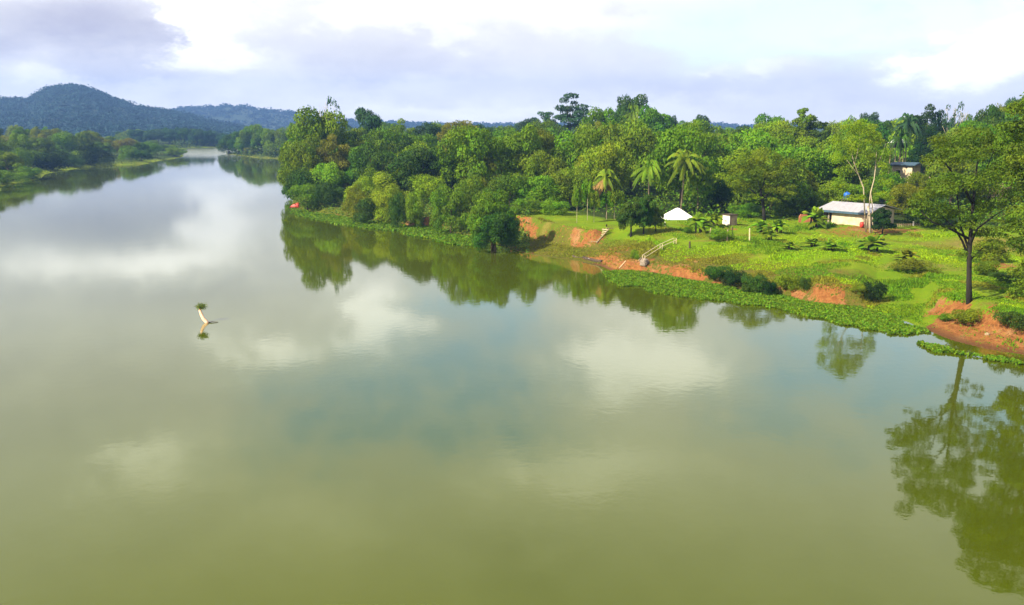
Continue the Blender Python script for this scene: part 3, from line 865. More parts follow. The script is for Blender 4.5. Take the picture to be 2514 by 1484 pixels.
# palms (hub and foot measured)
def palm(u, vfoot, vtop, w, tone, label, kind='palm', d=None, **kw):
    if d: return tree_px(kind, u, vtop, w, d, tone, label, group='palms of the bank', **kw)
    return base_px(kind, u, vfoot, vtop, w, tone, label, group='palms of the bank', **kw)
palm(1489, 536, 398, 84, 'palmgreen', 'coconut palm with a skirt of brown dead fronds behind the lawn', 'palm_dead', rz=.4)
palm(1592, 526, 372, 92, 'palmgreen', 'coconut palm left of the tall pair, behind the small lawn tree', rz=1.0, var=1)
palm(1671, 528, 346, 104, 'palmgreen', 'tall coconut palm rising straight behind the white canopy', rz=.2, var=0)
palm(1713, 524, 392, 92, 'palmgreen', 'front coconut palm with a drooping mop crown right of the canopy', rz=2.2, var=2)
palm(1764, 0, 352, 80, 'palmgreen', 'coconut palm half hidden behind the front pair', d=150, var=1, rz=.5)
palm(1668, 0, 330, 74, 'olive', 'coconut palm peeping above the tall one', d=160, var=0, rz=2)
palm(1556, 0, 236, 64, 'mid', 'palm growing through the top of the skyline dome', d=228, var=1, rz=1)
palm(2232, 0, 256, 74, 'blue', 'dark palm on the skyline beside the black-green tree', d=170, var=0, rz=.3)
palm(2215, 0, 300, 60, 'deep', 'shorter palm under the skyline palm above the cream house', d=166, var=1, rz=1.7)
palm(1640, 0, 360, 70, 'palmgreen', 'coconut palm between the lawn-side palm and the tall one', d=150, var=2, rz=.9)

# trees whose limbs can be followed in the photo, built limb by limb
def built_tree(label, foot, trunks, branches, blobs, leafn, leaf, tone, bark, seed, spread=1.7, name='tall_tree', d=None, n=5, jit=.6, zf=None, rk=(.34, .52), depth=.0):
    """foot/trunk/branch/blob positions are picture positions on the tree's own distance plane"""
    if d: x, y, _ = at_dist(foot[0], foot[1], d); z = max(gz(x, y), 0)
    else: x, y, z = hit(*foot)
    random.seed(seed); rng = np.random.default_rng(seed)
    root = empty(name, label, 'tree', (x, y, z)); pm = px_m(y, z)
    def L(u, v, dy=0):
        a = at_dist(u, v, y + dy); return np.array((a[0] - x, a[1] - y, a[2] - z))
    mb = MB()
    for path, rad in trunks:
        pts = [L(*q) for q in path]; pts[0][2] = min(pts[0][2], 0) - .2
        mb.tube(pts, rad, 10)
    for pts, rad, dy in branches:
        mb.tube([L(*q, dy * i / (len(pts)-1) * 1.6) for i, q in enumerate(pts)], rad, 6)
    mb.build('trunk', M[bark], root, smooth=True)
    cl = []
    for (u, v, wu, hv) in blobs:
        for k in range(n):
            c = L(u + rng.uniform(-.55, .55)*wu, v + rng.uniform(-.5, .5)*hv, rng.uniform(-spread, spread) + depth)
            r = wu / pm * rng.uniform(*rk)
            cl.append((*c, r, r, hv / pm * rng.uniform(rk[0], rk[1] + .03)))
    V, Q, T = crown_arrays(np.array(cl), leafn, leaf, rng, .5, jit)
    c = mesh_np('crown', V, Q, M['leaf'], T, parent=root); c.color = (*TONE[tone][0], 1)
    return root, L
B4 = [.10, .075, .05, .02]
r, L = built_tree('near tree with a straight dark trunk and wide layered crown', (2380, 741),
    [([(2380,746),(2379,690),(2380,620),(2384,560),(2392,470),(2400,390)], [.24,.19,.17,.14,.09,.04])],
    [([(2379,632),(2362,590),(2340,555),(2300,520)], B4, 0), ([(2378,610),(2360,560),(2352,500),(2345,430)], B4, .8), ([(2382,600),(2400,560),(2440,530),(2480,505)], B4, -.6),
     ([(2384,560),(2420,500),(2450,450),(2470,400)], B4, .6), ([(2388,500),(2360,450),(2320,400),(2290,380)], B4, -.8), ([(2380,640),(2400,620),(2418,604),(2430,598)], [.06,.05,.03,.015], .5),
     ([(2378,585),(2330,560),(2290,545),(2262,520)], B4, -1), ([(2392,470),(2420,420),(2440,370),(2450,340)], B4, 1)],
    [(2312,446,50,26),(2352,388,56,34),(2410,372,66,34),(2280,470,54,32),(2340,470,62,32),(2400,450,60,40),(2450,430,48,34),(2300,520,62,28),(2350,530,40,22),
     (2262,505,34,22),(2400,500,40,34),(2392,536,34,30),(2440,505,46,24),(2480,480,44,26),(2330,350,50,30),(2390,335,50,30),(2440,340,50,30),(2290,380,40,26),(2470,545,50,14),(2320,560,30,12),
     (2358,622,20,14),(2284,545,28,12),(2426,600,36,16),(2398,622,22,16),(2372,560,30,22),(2430,570,44,16),(2240,520,26,14),(2470,390,40,30)],
    25000, .17, 'nearolive', 'bark_dark', 11, spread=2.5)
mb = MB(); rg = np.random.default_rng(12)
for k in range(30):
    a = L(rg.uniform(2440, 2490), rg.uniform(440, 470), .5); e = L(rg.uniform(2395, 2470), rg.uniform(455, 560), .5 + rg.uniform(-1, 1))
    mb.tube([a, a*.5+e*.5+np.array((0, 0, .25)), e], [.02, .013, .006], 4)
mb.build('dry_branch', M['wood'], r)
built_tree('towering olive tree filling the upper right corner above the mud shore', (2600, 800),
    [([(2600,800),(2598,650),(2600,480),(2590,330),(2580,250)], [.32,.26,.2,.12,.05])],
    [([(2600,640),(2560,560),(2520,500)], [.12,.08,.03], .6), ([(2600,560),(2560,450),(2520,380)], [.12,.08,.03], -.6), ([(2598,450),(2640,350),(2660,290)], [.1,.07,.03], .5), ([(2598,640),(2650,560),(2690,520)], [.12,.08,.03], -.5)],
    [(2590,240,110,50),(2520,262,60,34),(2560,300,110,50),(2490,318,50,34),(2640,300,90,60),(2530,370,90,50),(2610,380,110,60),(2475,400,36,30),(2680,400,80,60),(2540,450,90,50),(2620,470,120,60),
     (2505,520,44,30),(2560,540,100,44),(2660,560,110,50),(2530,610,60,40),(2600,630,100,50),(2506,668,40,34),(2570,690,80,40),(2660,660,90,50),(2500,720,34,20)],
    46000, .21, 'nearolive', 'bark', 13, spread=2.6, d=60)
built_tree('tall feathery light tree with a forked white trunk by the house', (2137, 571),
    [([(2137,573),(2135,540),(2131,505)], [.17,.13,.11]), ([(2131,506),(2120,460),(2108,430),(2098,404),(2090,372)], [.09,.07,.06,.05,.02]),
     ([(2131,506),(2138,470),(2146,440),(2149,415),(2152,370)], [.085,.07,.055,.05,.02]), ([(2142,571),(2143,540),(2142,508),(2138,470)], [.07,.06,.05,.03])],
    [([(2108,430),(2085,400),(2070,380)], [.04,.03,.01], .5), ([(2149,415),(2165,380),(2175,350)], [.04,.03,.01], -.4), ([(2098,404),(2110,350),(2112,320)], [.04,.03,.01], .3)],
    [(2090,320,34,24),(2125,318,34,26),(2070,350,34,26),(2110,350,36,24),(2148,345,34,26),(2060,385,26,22),(2092,380,26,20),(2130,382,30,20),(2165,380,28,24),(2172,415,28,24),
     (2065,420,26,20),(2178,450,24,22),(2160,478,26,14),(2075,460,30,16),(2100,484,34,10),(2050,445,18,14),(2180,485,16,12),(2112,300,20,10)],
    19000, .16, 'yellow', 'bark_pale', 14, n=7, jit=1.2, rk=(.25, .48), depth=.25)
built_tree('big olive tree with a thick dark trunk behind the shed', (1877, 540),
    [([(1877,542),(1875,515),(1872,492),(1868,470),(1860,440)], [.28,.22,.2,.14,.06])],
    [([(1872,495),(1850,470),(1825,450)], [.12,.09,.04], -.5), ([(1872,490),(1895,465),(1920,445)], [.12,.09,.04], .5), ([(1868,470),(1880,430),(1885,405)], [.1,.07,.03], .2)],
    [(1840,392,44,24),(1880,385,46,24),(1915,400,40,24),(1810,415,40,26),(1850,425,44,26),(1890,425,44,26),(1930,432,36,26),(1800,450,30,20),(1838,458,38,22),(1880,460,36,20),(1918,464,36,20),(1940,480,24,14),(1850,484,30,12),(1900,492,26,10)],
    20000, .2, 'olive', 'bark_dark', 15, n=5)
built_tree('tall brownish thin-leaved tree on several pale stems', (1122, 440),
    [([(1112+o_,450),(1114+o_,400),(1110+o_*1.6,350),(1105+o_*2,310)], [.17,.14,.1,.04]) for o_ in (0, 9, 17, 28)], [],
    [(1122,305,44,22),(1098,325,30,24),(1145,325,34,24),(1122,345,50,26),(1095,362,26,18),(1148,362,30,20),(1122,380,40,14)],
    9000, .24, 'brown', 'bark_pale', 16, n=6, d=172, jit=1.0, rk=(.25, .45))

# pale dead pole on the headland
x, y, z = at_dist(779, 439, 168)
zz = gz(x, y)
o = empty('dead_tree', 'thin pale dead trunk standing in front of the headland trees', 'tree', (x, y, max(zz, 0)))
h = at_dist(777, 396, 168)[2] - max(zz, 0)
mb = MB(); mb.tube([(0, 0, -.2), (.1, 0, h*.5), (-.35, 0, h*.8), (-.5, 0, h)], [.13, .11, .08, .03], 6)
mb.tube([(-.3, 0, h*.72), (-1.0, 0, h*.8), (-1.4, 0, h*.79)], [.06, .04, .02], 5)
mb.tube([(-.1, 0, h*.66), (.4, 0, h*.74)], [.05, .02], 5)
mb.build('trunk', M['bark_pale'], o)

# ------------------------------------------------------------------ background fill trees
LAND = [  # landmarks used to word the labels (u, phrase)
 (20,'the left picture edge'),(90,'the tall hill'),(180,'the hill summit'),(260,'the hill shoulder'),(340,'the left grassy landing'),(420,'the left river point'),(500,'the bright far water'),
 (575,'the far right shore'),(640,'the sandy far shore'),(700,'the headland tip'),(780,'the headland'),(900,'the skyline dome tree'),(990,'the light thicket'),
 (1110,'the brownish pale-stemmed tree'),(1210,'the overhanging tree'),(1300,'the open lawn'),(1404,'the tiered tree'),(1480,'the brown-skirted palm'),(1560,'the skyline palm'),
 (1620,'the tall palms'),(1700,'the front palm'),(1790,'the concrete shed'),(1880,'the thick-trunked tree'),(1980,'the cone-shaped tree'),(2060,'the zinc roof'),
 (2140,'the white-trunked tree'),(2225,'the cream upper house'),(2300,'the black-green tree'),(2352,'the thin bare tree'),(2420,'the near dark-trunked tree'),(2500,'the corner tree')]
def land(u): return min(LAND, key=lambda a: abs(a[0] - u))[1]
USED = {}
def lab_for(kind, tone, u, d, vt, w):
    size = 'large ' if w * d / F > 10.5 else ('small ' if w * d / F < 7.5 else '')
    far = 'far behind' if d > 260 else ('behind' if d > 160 else 'beside')
    l = f"{size}{TONE[tone][1]} {KN[kind][1]} {far} {land(u)}"
    USED[l] = USED.get(l, 0) + 1
    return l + ['', ', farther back', ', farthest back'][min(USED[l], 3) - 1]
SKYR = np.array([(540,340),(552,333),(585,322),(603,308),(634,314),(652,319),(690,312),(712,300),(760,280),(840,285),(870,290),(930,297),(1000,294),(1040,296),(1100,294),(1160,300),(1200,302),
   (1250,304),(1290,296),(1320,290),(1450,284),(1500,262),(1540,250),(1600,262),(1650,290),(1690,296),(1760,302),(1800,312),(1850,302),(1890,292),(1940,302),(2000,300),(2050,302),(2100,292),
   (2160,285),(2220,282),(2300,272),(2330,302),(2370,300),(2420,282),(2480,240),(2600,215)], float)
colbuf = np.full(3000, 600.0)       # highest crown line so far per column (offset 200)
def cover(u, vt, w):
    a = int(u - w/2) + 200; b = int(u + w/2) + 200
    a = max(a, 0); b = min(b, 2999)
    if b <= a: return
    q = (np.arange(a, b) - (u + 200)) / (w/2)
    vv = vt + (w*.35) * (1 - np.sqrt(np.clip(1 - q*q, 0, 1)))
    colbuf[a:b] = np.minimum(colbuf[a:b], vv)
nfill = 0
hand = sorted([(h[4], h[1], h[2], h[3]) for h in HP])
random.seed(21)
cands = []
for d in [128, 138, 149, 161, 174, 188, 203, 220, 240, 262, 287, 315, 350, 390, 410, 425, 440, 452, 466, 480, 500, 530]:
    step = 9.5 * px_m(d) if d < 300 else 12 * px_m(d)
    u = 540 + random.uniform(0, step)
    while u < 2560:
        cands.append((d * random.uniform(.98, 1.02), u + random.uniform(-.25, .25)*step)); u += step
cands.sort()
cx = np.array([at_dist(u, 400, d)[0] for d, u in cands]); cy = np.array([d for d, u in cands])
cz, csr, csl, cU = terrain(cx, cy)
edgeT = lambda u: float(np.interp(u, [600, 720, 1250, 1270, 1500, 1700, 1950, 2250, 2514], [1.5, 8, 12, 20, 22, 30, 42, 52, 50]))
hi = 0
for i, (d, u) in enumerate(cands):
    while hi < len(hand) and hand[hi][0] <= d:
        cover(hand[hi][1], hand[hi][2], hand[hi][3]); hi += 1
    if csr[i] < edgeT(u): continue
    if 2190 < u < 2330 and d < 175: continue          # keep the upper houses in view
    if 2010 < u < 2210 and d < 135: continue
    hm = random.uniform(7, 12.5); pm = px_m(d)
    wpx = random.uniform(8, 12) * pm
    vt = to_px(cx[i], d, cz[i] + hm)[1]
    lim = float(np.interp(u, SKYR[:, 0], SKYR[:, 1])) + random.uniform(2, 16)
    vt = max(vt, lim)
    if d > 230: vt = max(lim, min(vt, lim + random.uniform(0, 8)))
    a, b = int(max(0, u - wpx*.4 + 200)), int(min(2999, u + wpx*.4 + 200))
    if b <= a or np.mean(vt + 3 < colbuf[a:b]) < .25: continue
    if cz[i] + 2.5 > at_dist(u, vt, d)[2]: continue
    r = random.random()
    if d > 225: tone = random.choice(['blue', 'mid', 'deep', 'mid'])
    else: tone = random.choice(['mid', 'olive', 'bright', 'deep', 'mid', 'olive', 'yellow'])
    kind = 'dome' if r < .5 else 'mango'
    if r > .95 and d > 150: kind = 'tier'
    grp = 'trees massed in the wood of the right bank' if u > 700 else 'trees along the far right shore'
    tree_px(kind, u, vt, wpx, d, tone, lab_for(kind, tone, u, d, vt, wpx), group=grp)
    cover(u, vt, wpx); nfill += 1
print('right fill', nfill)

# left bank
SKYL = np.array([(-120,292),(-20,272),(4,272),(15,283),(45,295),(120,301),(145,310),(226,319),(250,322),(360,336),(400,348),(440,358),(450,316),(513,319),(558,325),(640,325),(800,325)], float)
colbuf[:] = 600
cands = []
for d in [190, 202, 216, 232, 248, 266, 286, 308, 332, 358, 385, 415, 450, 490]:
    step = 8.0 * px_m(d); u = -90 + random.uniform(0, step)
    while u < 460:
        cands.append((d*random.uniform(.98, 1.02), u + random.uniform(-.3, .3)*step, 0)); u += step
for d in [597, 603, 610, 618, 630, 655, 690]:
    step = 9 * px_m(d); u = 300 + random.uniform(0, step)
    while u < 720:
        cands.append((d*random.uniform(.99, 1.01), u + random.uniform(-.2, .2)*step, 1)); u += step
cands.sort()
cx = np.array([at_dist(u, 400, d)[0] for d, u, q in cands]); cy = np.array([c[0] for c in cands])
cz, csr, csl, cU = terrain(cx, cy); nl = 0
for i, (d, u, far) in enumerate(cands):
    if csl[i] < (1.0 if far else 2.2): continue
    front = csl[i] < 16
    hm = (random.uniform(3.5, 6.5) if front else random.uniform(6, 11.5)) if not far else random.uniform(11, 16)
    pm = px_m(d); wpx = random.uniform(7, 11) * pm * (1.3 if far else 1)
    vt = to_px(cx[i], d, cz[i] + hm)[1]
    lim = float(np.interp(u, SKYL[:, 0], SKYL[:, 1])) + random.uniform(0, 12)
    if far: lim = float(np.interp(u, [300, 450, 513, 558, 720], [318, 312, 318, 325, 330])) + random.uniform(0, 8)
    vt = max(vt, lim)
    a, b = int(max(0, u - wpx*.4 + 200)), int(min(2999, u + wpx*.4 + 200))
    if b <= a or np.mean(vt + 3 < colbuf[a:b]) < .25: continue
    if cz[i] + 2 > at_dist(u, vt, d)[2]: continue
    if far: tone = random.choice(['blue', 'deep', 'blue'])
    else: tone = random.choice(['olive', 'mid', 'olive', 'mid', 'deep', 'brown', 'mid'] if not front else ['deep', 'bright', 'mid', 'mid', 'olive'])
    kind = 'mound' if front and random.random() < .45 else random.choice(['dome', 'mango'])
    if 247 < u < 365 and not front and random.random() < .5: kind, tone = 'airy', 'olive'
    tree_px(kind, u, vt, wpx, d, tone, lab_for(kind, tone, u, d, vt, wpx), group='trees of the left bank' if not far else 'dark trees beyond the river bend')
    cover(u, vt, wpx); nl += 1
print('left fill', nl)
base_px('mound', 18, 452, 418, 100, 'bright', 'bright low bush mound at the left edge of the water')
base_px('bush', 70, 440, 408, 60, 'mid', 'green bush on the left shore next to the bright mound')
base_px('bush', 132, 418, 372, 90, 'black', 'very dark bush hollow on the left shore')
base_px('mound', 230, 405, 352, 90, 'black', 'very dark mound above the left grassy strip')

# ------------------------------------------------------------------ ground cover (stuff)
def scatter_land(n, u0, u1, v0, v1, cond, rng):
    """uniform over the picture rectangle so density follows the view"""
    u = rng.uniform(u0, u1, n); v = rng.uniform(v0, v1, n)
    X = np.zeros(n); Y = np.zeros(n); Z = np.zeros(n)
    x = (u - 1257) / F; y = -(v - 742) / F
    dy = CT + y*ST; dz = -ST + y*CT
    t = (1.5 - CAMH) / dz
    for _ in range(6):
        X = x*t; Y = dy*t; g = np.maximum(terrain(X, Y)[0], 0); t = .5*t + .5*(g - CAMH)/dz
    X = x*t; Y = dy*t; g, sr, sl, U = terrain(X, Y)
    k = cond(u, v, sr, sl) & (g > 0.02)
    return X[k], Y[k], g[k], sr[k], sl[k]
rng = np.random.default_rng(33)
# rank grass on the slope and field
X, Y, Z, s, _ = scatter_land(110000, 1180, 2640, 530, 900, lambda u, v, sr, sl: (sr > .6) & (sr < 40) & ~((u < 1590) & (sr > 7.5)) , rng)
soilish = vnoise(X, Y, 2.5, 9)
k = (soilish > -.22); X, Y, Z, s = X[k], Y[k], Z[k], s[k]
# keep soil bands clear
U = to_px(X, Y, Z)[0]
bare = ((U > 1440) & (U < 1760) & (s < 2.2)) | ((U > 1278) & (U < 1462) & (s > 5.4) & (s < 7)) | ((U > 1990) & (U < 2102) & (s < 1.9)) | ((U > 2266) & (s < 3.9)) | ((U > 2050) & (U < 2220) & (s > 22))
k = ~bare | (rng.random(len(X)) < np.where(U > 2266, .02, .28)); X, Y, Z = X[k], Y[k], Z[k]
n = len(X); h = rng.uniform(.05, .14, n) * (1 + 1.4 * sm(vnoise(X, Y, 3, 2), .1, .35))
K = 4; idx = np.repeat(np.arange(n), K)
az = rng.uniform(0, 6.28, n*K); w = .035 + .035*rng.random(n*K)
tx = np.cos(az)*w; ty = np.sin(az)*w; bx = X[idx] + rng.normal(0, .12, n*K); by = Y[idx] + rng.normal(0, .12, n*K)
hh = h[idx]*rng.uniform(.6, 1.2, n*K); lx = rng.normal(0, .35, n*K)*hh; ly = rng.normal(0, .35, n*K)*hh
z0 = Z[idx] - .03
V = np.stack([np.stack([bx-tx, by-ty, z0], -1), np.stack([bx+tx, by+ty, z0], -1), np.stack([bx+tx*.3+lx, by+ty*.3+ly, z0+hh], -1), np.stack([bx-tx*.3+lx, by-ty*.3+ly, z0+hh], -1)], 1).reshape(-1, 3)
tn = np.repeat(np.stack([rng.random(n*K), .5*rng.random(n*K)+.5*(vnoise(bx, by, 3, 5)+.5)], 1), 4, 0)
Ub, _ = to_px(bx, by, z0)
sb = sdf(RPOLY, bx, by)
thin = np.ones(len(bx), bool)
for (uu, vv, r1, r2, kk) in [(2440,600,6,6,.95),(2300,600,5,2.2,.8),(2250,650,4,1.6,.8),(1745,590,2.5,.6,.8),(2330,660,3,1.4,.7),(2430,745,2.5,.8,.6),(2440,650,2.6,2.6,.9),(2095,572,5,4.5,.9),(1400,550,9,3.5,.8)]:
    px_, py_, _ = hit(uu, vv)
    thin &= ~((np.hypot((bx-px_)/r1, (by-py_)/r2) + .8*vnoise(bx, by, 1.7, 2) < 1) & (rng.random(len(bx)) < kk))
nb = vnoise(bx, by, 2.2, 7)
wildb = ((Ub < 1620) & (sb < 7 + 4*nb)) | ((Ub < 2120) & (sb < 4.5 + 5*nb)) | (nb > .27)
deepb = ~wildb & (vnoise(bx, by, 6, 4) + .35*vnoise(bx, by, 1.5, 2) + .22*sm(Ub, 2050, 2250)*(1-sm(sb, 12, 18)) > .12)
for msk, colr, lab in ((deepb, (.12, .24, .006, 1), 'patches of darker green grass and weeds in the field'), (~wildb & ~deepb, (.235, .375, .006, 1), 'rank bright green grass over the sloping field'), (wildb, (.20, .215, .014, 1), 'coarse olive and dry grass along the eroded bank')):
    mm = np.repeat(msk & thin, 4)
    g = mesh_np('grass', V[mm], np.arange(int(mm.sum())).reshape(-1, 4), M['leaf'], tn[mm])
    g.color = colr; tag(g, lab, 'grass', kind='stuff')
# leafy undergrowth on the left part of the right bank and in the wood edges
X, Y, Z, s, _ = scatter_land(26000, 690, 1300, 470, 640, lambda u, v, sr, sl: (sr > .1) & (sr < 16), rng)
P = np.stack([X, Y, Z + rng.random(len(X))**1.5 * 1.0], -1)
V, Q, Tn = leaf_quads(P, np.tile([[0, -.3, 1.]], (len(P), 1)), .34, .6, .7, rng)
g = mesh_np('undergrowth', V, Q, M['leaf'], Tn); g.color = (.105, .18, .018, 1)
tag(g, 'leafy weeds covering the bank foot below the headland and thicket', 'undergrowth', kind='stuff')
X, Y, Z, s, _ = scatter_land(30000, 1240, 2560, 420, 560, lambda u, v, sr, sl: (sr > np.interp(u, [1240, 1300, 1500, 1700, 1950, 2250, 2514], [11, 17, 19, 27, 36, 46, 44])) & (sr < 75) & ~((u > 2005) & (u < 2250) & (v > 470)), rng)
P = np.stack([X, Y, Z + rng.random(len(X))**1.5 * 1.7], -1)
V, Q, Tn = leaf_quads(P, np.tile([[0, -.3, 1.]], (len(P), 1)), .42, .6, .7, rng)
g = mesh_np('undergrowth', V, Q, M['leaf'], Tn); g.color = (.10, .19, .010, 1)
tag(g, 'leafy undergrowth along the wood edge behind the lawn and houses', 'undergrowth', kind='stuff')
X, Y, Z, _, s = scatter_land(14000, -60, 720, 340, 520, lambda u, v, sr, sl: (sl > .3) & (sl < 30) | ((sr > .3) & (sr < 14) & (u < 720)), rng)
P = np.stack([X, Y, Z + rng.random(len(X))**2 * .9], -1)
V, Q, Tn = leaf_quads(P, np.tile([[0, -.2, 1.]], (len(P), 1)), .7, .6, .5, rng)
g = mesh_np('undergrowth', V, Q, M['leaf'], Tn); g.color = (.085, .135, .014, 1)
tag(g, 'low shore vegetation along the left bank of the river', 'undergrowth', kind='stuff')

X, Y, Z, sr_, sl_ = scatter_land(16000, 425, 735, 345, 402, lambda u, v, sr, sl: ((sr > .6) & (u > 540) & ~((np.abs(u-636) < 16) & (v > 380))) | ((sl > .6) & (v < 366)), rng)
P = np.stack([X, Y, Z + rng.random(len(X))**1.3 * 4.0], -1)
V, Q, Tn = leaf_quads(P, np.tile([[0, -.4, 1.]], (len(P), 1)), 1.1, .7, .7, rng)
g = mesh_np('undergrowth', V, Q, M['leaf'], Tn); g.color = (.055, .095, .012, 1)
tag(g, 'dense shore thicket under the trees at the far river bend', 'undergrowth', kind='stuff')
# floating water hyacinth mats
def mat_of(polypx, n, label, size=.19, seed=1, hgt=.09):
    rng = np.random.default_rng(seed)
    P = np.array([on_z(u, v) for u, v in polypx])
    lo, hi_ = P.min(0), P.max(0)
    X = rng.uniform(lo[0], hi_[0], n*8); Y = rng.uniform(lo[1], hi_[1], n*8)
    s = sdf(P, X, Y) + 1.5*vnoise(X, Y, 2.6, 3) + .9*vnoise(X, Y, .8, 4)
    k = (s > 0) & ~((vnoise(X, Y, 1.3, 8) > .34) & (rng.random(len(X)) < .85)); X, Y = X[k][:n], Y[k][:n]
    z = rng.random(len(X)) * hgt + 015e-3 + .05*(vnoise(X, Y, .9, 6)+.5)
    V, Q, T = leaf_quads(np.stack([X, Y, z], -1), np.tile([[-.2, -.3, 1.]], (len(X), 1)), size, .8, 1.1, rng)
    o = mesh_np('water_hyacinth', V, Q, M['leaf'], T); o.color = (.105, .20, .008, 1)
    tag(o, label, 'water plants', kind='stuff')
mat_of([(1482,666),(1560,664),(1620,672),(1700,688),(1760,698),(1850,713),(1920,726),(2000,741),(2090,750),(2160,768),(2230,788),(2266,810),(2235,827),(2180,819),(2100,803),(2020,786),(1960,771),(1880,756),(1800,746),(1700,731),(1620,721),(1540,701),(1490,686)],
       34000, 'wide mat of floating leafy plants along the open bank', seed=2)
mat_of([(712,512),(760,518),(850,532),(960,548),(1004,553),(1060,556),(1120,572),(1178,588),(1176,604),(1100,601),(1050,587),(960,568),(850,554),(760,537),(714,523)],
       15000, 'floating leafy mat along the headland and thicket shore', .32, 3)
mat_of([(2254,838),(2300,851),(2350,863),(2419,876),(2505,891),(2505,896),(2419,881),(2345,869),(2290,858),(2254,844)], 1500, 'thin strip of floating plants off the orange mud shore', .2, 4, .12)

# ------------------------------------------------------------------ main house
def main_house():
    B = np.array(hit(2126, 560)[:2]); A = np.array(hit(2047, 548)[:2])
    a = (A - B) / np.linalg.norm(A - B); L = 6.6
    rz = math.atan2(-a[0], a[1])        # local +y along the long wall, +x to the right
    z = gz(*B) - .05
    root = empty('house', 'low house with a zinc roof and cream side wall at the back of the field', 'house', (B[0], B[1], z), rz)
    wd, h, ov = 6.8, 2.0, .55; LA = 4.7
    mb = MB(); mb.box(0, .15, 0, LA, -.4, h)                 # long lit wall
    mb.box(.15, wd, .0, .15, -.4, h)                         # gable wall under shade
    mb.box(wd-.15, wd, .15, L, -.4, h); mb.box(.15, wd-.15, L-.15, L, -.4, h)
    mb.add([(0, 0, h), (wd, 0, h), (wd/2, 0, h+.55)], [(0, 1, 2)])
    mb.build('wall', M['cream'], root)
    mb = MB(); mb.box(1.1, 1.25, LA, L, -.4, h); mb.box(.15, 1.1, LA-.15, LA, -.4, h); mb.build('porch_wall', M['tan'], root)
    mb = MB(); mb.box(.02, .18, LA+.35, LA+.55, -.4, h); mb.build('porch_post', M['concrete'], root)
    mb = MB(); mb.box(.02, .18, L-.2, L-.02, -.4, h); mb.build('porch_post', M['concrete'], root)
    mb = MB(); mb.box(-.02, 1.1, LA, L, -.4, .12); mb.build('porch_floor', M['concrete'], root)
    # roof : two thin slopes with corrugations
    def slope(x0, z0, x1, z1, y0, y1, mat, name):
        mb = MB(); n = 60
        for i in range(n):
            ya = y0 + (y1-y0)*i/n; yb = y0 + (y1-y0)*(i+1)/n; dz = .03 if i % 2 else 0; dz2 = .03 if (i+1) % 2 else 0
            mb.add([(x0, ya, z0+dz), (x1, ya, z1+dz), (x1, yb, z1+dz2), (x0, yb, z0+dz2),
                    (x0, ya, z0+dz-.05), (x1, ya, z1+dz-.05), (x1, yb, z1+dz2-.05), (x0, yb, z0+dz2-.05)],
                   [(0, 1, 2, 3), (7, 6, 5, 4), (0, 4, 5, 1), (3, 2, 6, 7), (0, 3, 7, 4), (1, 5, 6, 2)])
        return mb.build(name, mat, root)
    slope(-.55, h-.02, wd/2, h+.78, -ov, L+.1, M['metal_roof'], 'roof')
    slope(wd/2+.005, h+.78, wd+1.0, h-.1, -ov, L+.1, M['metal_roof'], 'roof')
    mb = MB(); mb.box(-.58, -.553, -ov, L+.1, h-.30, h-.03); mb.build('fascia', M['fascia'], root)
    mb = MB(); mb.box(-.52, 0, 0, .1, h-.35, h-.12); mb.box(-.52, 0, LA-.5, LA-.4, h-.35, h-.12); mb.build('rafter', M['wood_dark'], root)
    f = MB().box(1.2, 2.1, -.03, -.002, -.1, 1.8).build('door', M['dark'], root)
    MB().box(2.0, 2.04, -.07, -.035, .8, .95).build('handle', M['concrete'], f)
    f = MB().box(3.2, 4.3, -.03, -.002, .8, 1.6).build('window', M['dark'], root)
    MB().box(3.15, 4.35, -.06, -.033, .70, .79).build('sill', M['concrete'], f)
    f = MB().box(1.07, 1.097, LA+.6, LA+1.4, -.1, 1.8).build('door', M['wood_dark'], root)
    # red cloth at the corner
    o = MB(); o.lathe([(.20, 0), (.26, .25), (.24, .6), (.14, .7)], (0, 0, 0), 10)
    p = root.matrix_basis
    def wl(x, y, zz): 
        c, s = math.cos(rz), math.sin(rz)
        return (B[0] + c*x - s*y, B[1] + s*x + c*y, z + zz)
    ob = o.build('barrel', M['red'], smooth=True); q = wl(-.45, .35, 0); ob.location = (q[0], q[1], gz(q[0], q[1]))
    tag(ob, 'red barrel standing by the near corner of the cream wall', 'barrel')
    # blue water tank on a stand behind
    q = wl(4.2, 5.2, 0)
    r = empty('water_tank', 'blue plastic water tank standing above the zinc roof', 'water tank', q, rz)
    mb = MB()
    for sx in (-.4, .4):
        for sy in (-.4, .4): mb.box(sx-.05, sx+.05, sy-.05, sy+.05, -.3, 3.0)
    mb.box(-.5, .5, -.5, .5, 3.003, 3.09); mb.build('stand', M['wood_dark'], r)
    MB().lathe([(.38, 3.095), (.42, 3.2), (.42, 3.72), (.36, 3.88), (.16, 3.96)], (0, 0, 0), 18).build('tank', M['blue'], r, smooth=True)
    MB().lathe([(.14, 3.965), (.14, 4.03), (.05, 4.05)], (0, 0, 0), 12).build('lid', M['blue'], r)
    # plank on the ground before the wall
    p0 = hit(2062, 551)
    r = MB().box(-.9, .9, -.06, .06, .02, .12).build('plank', M['wood_pale']); r.location = p0; r.rotation_euler = (0, 0, .1)
    tag(r, 'pale plank lying on the ground before the cream wall', 'plank')
    # low white fence right of the house
    pa = np.array(hit(2195, 556)); pb = np.array(hit(2258, 554))
    r = empty('low_fence', 'low pale picket fence right of the house', 'fence', tuple(pa), math.atan2(pb[1]-pa[1], pb[0]-pa[0]))
    Lf = float(np.hypot(*(pb-pa)[:2])); mb = MB()
    for i in range(15):
        xx = i*Lf/14; mb.box(xx-.035, xx+.035, -.02, .02, -.2, .38)
    mb.build('picket', M['wood'], r)
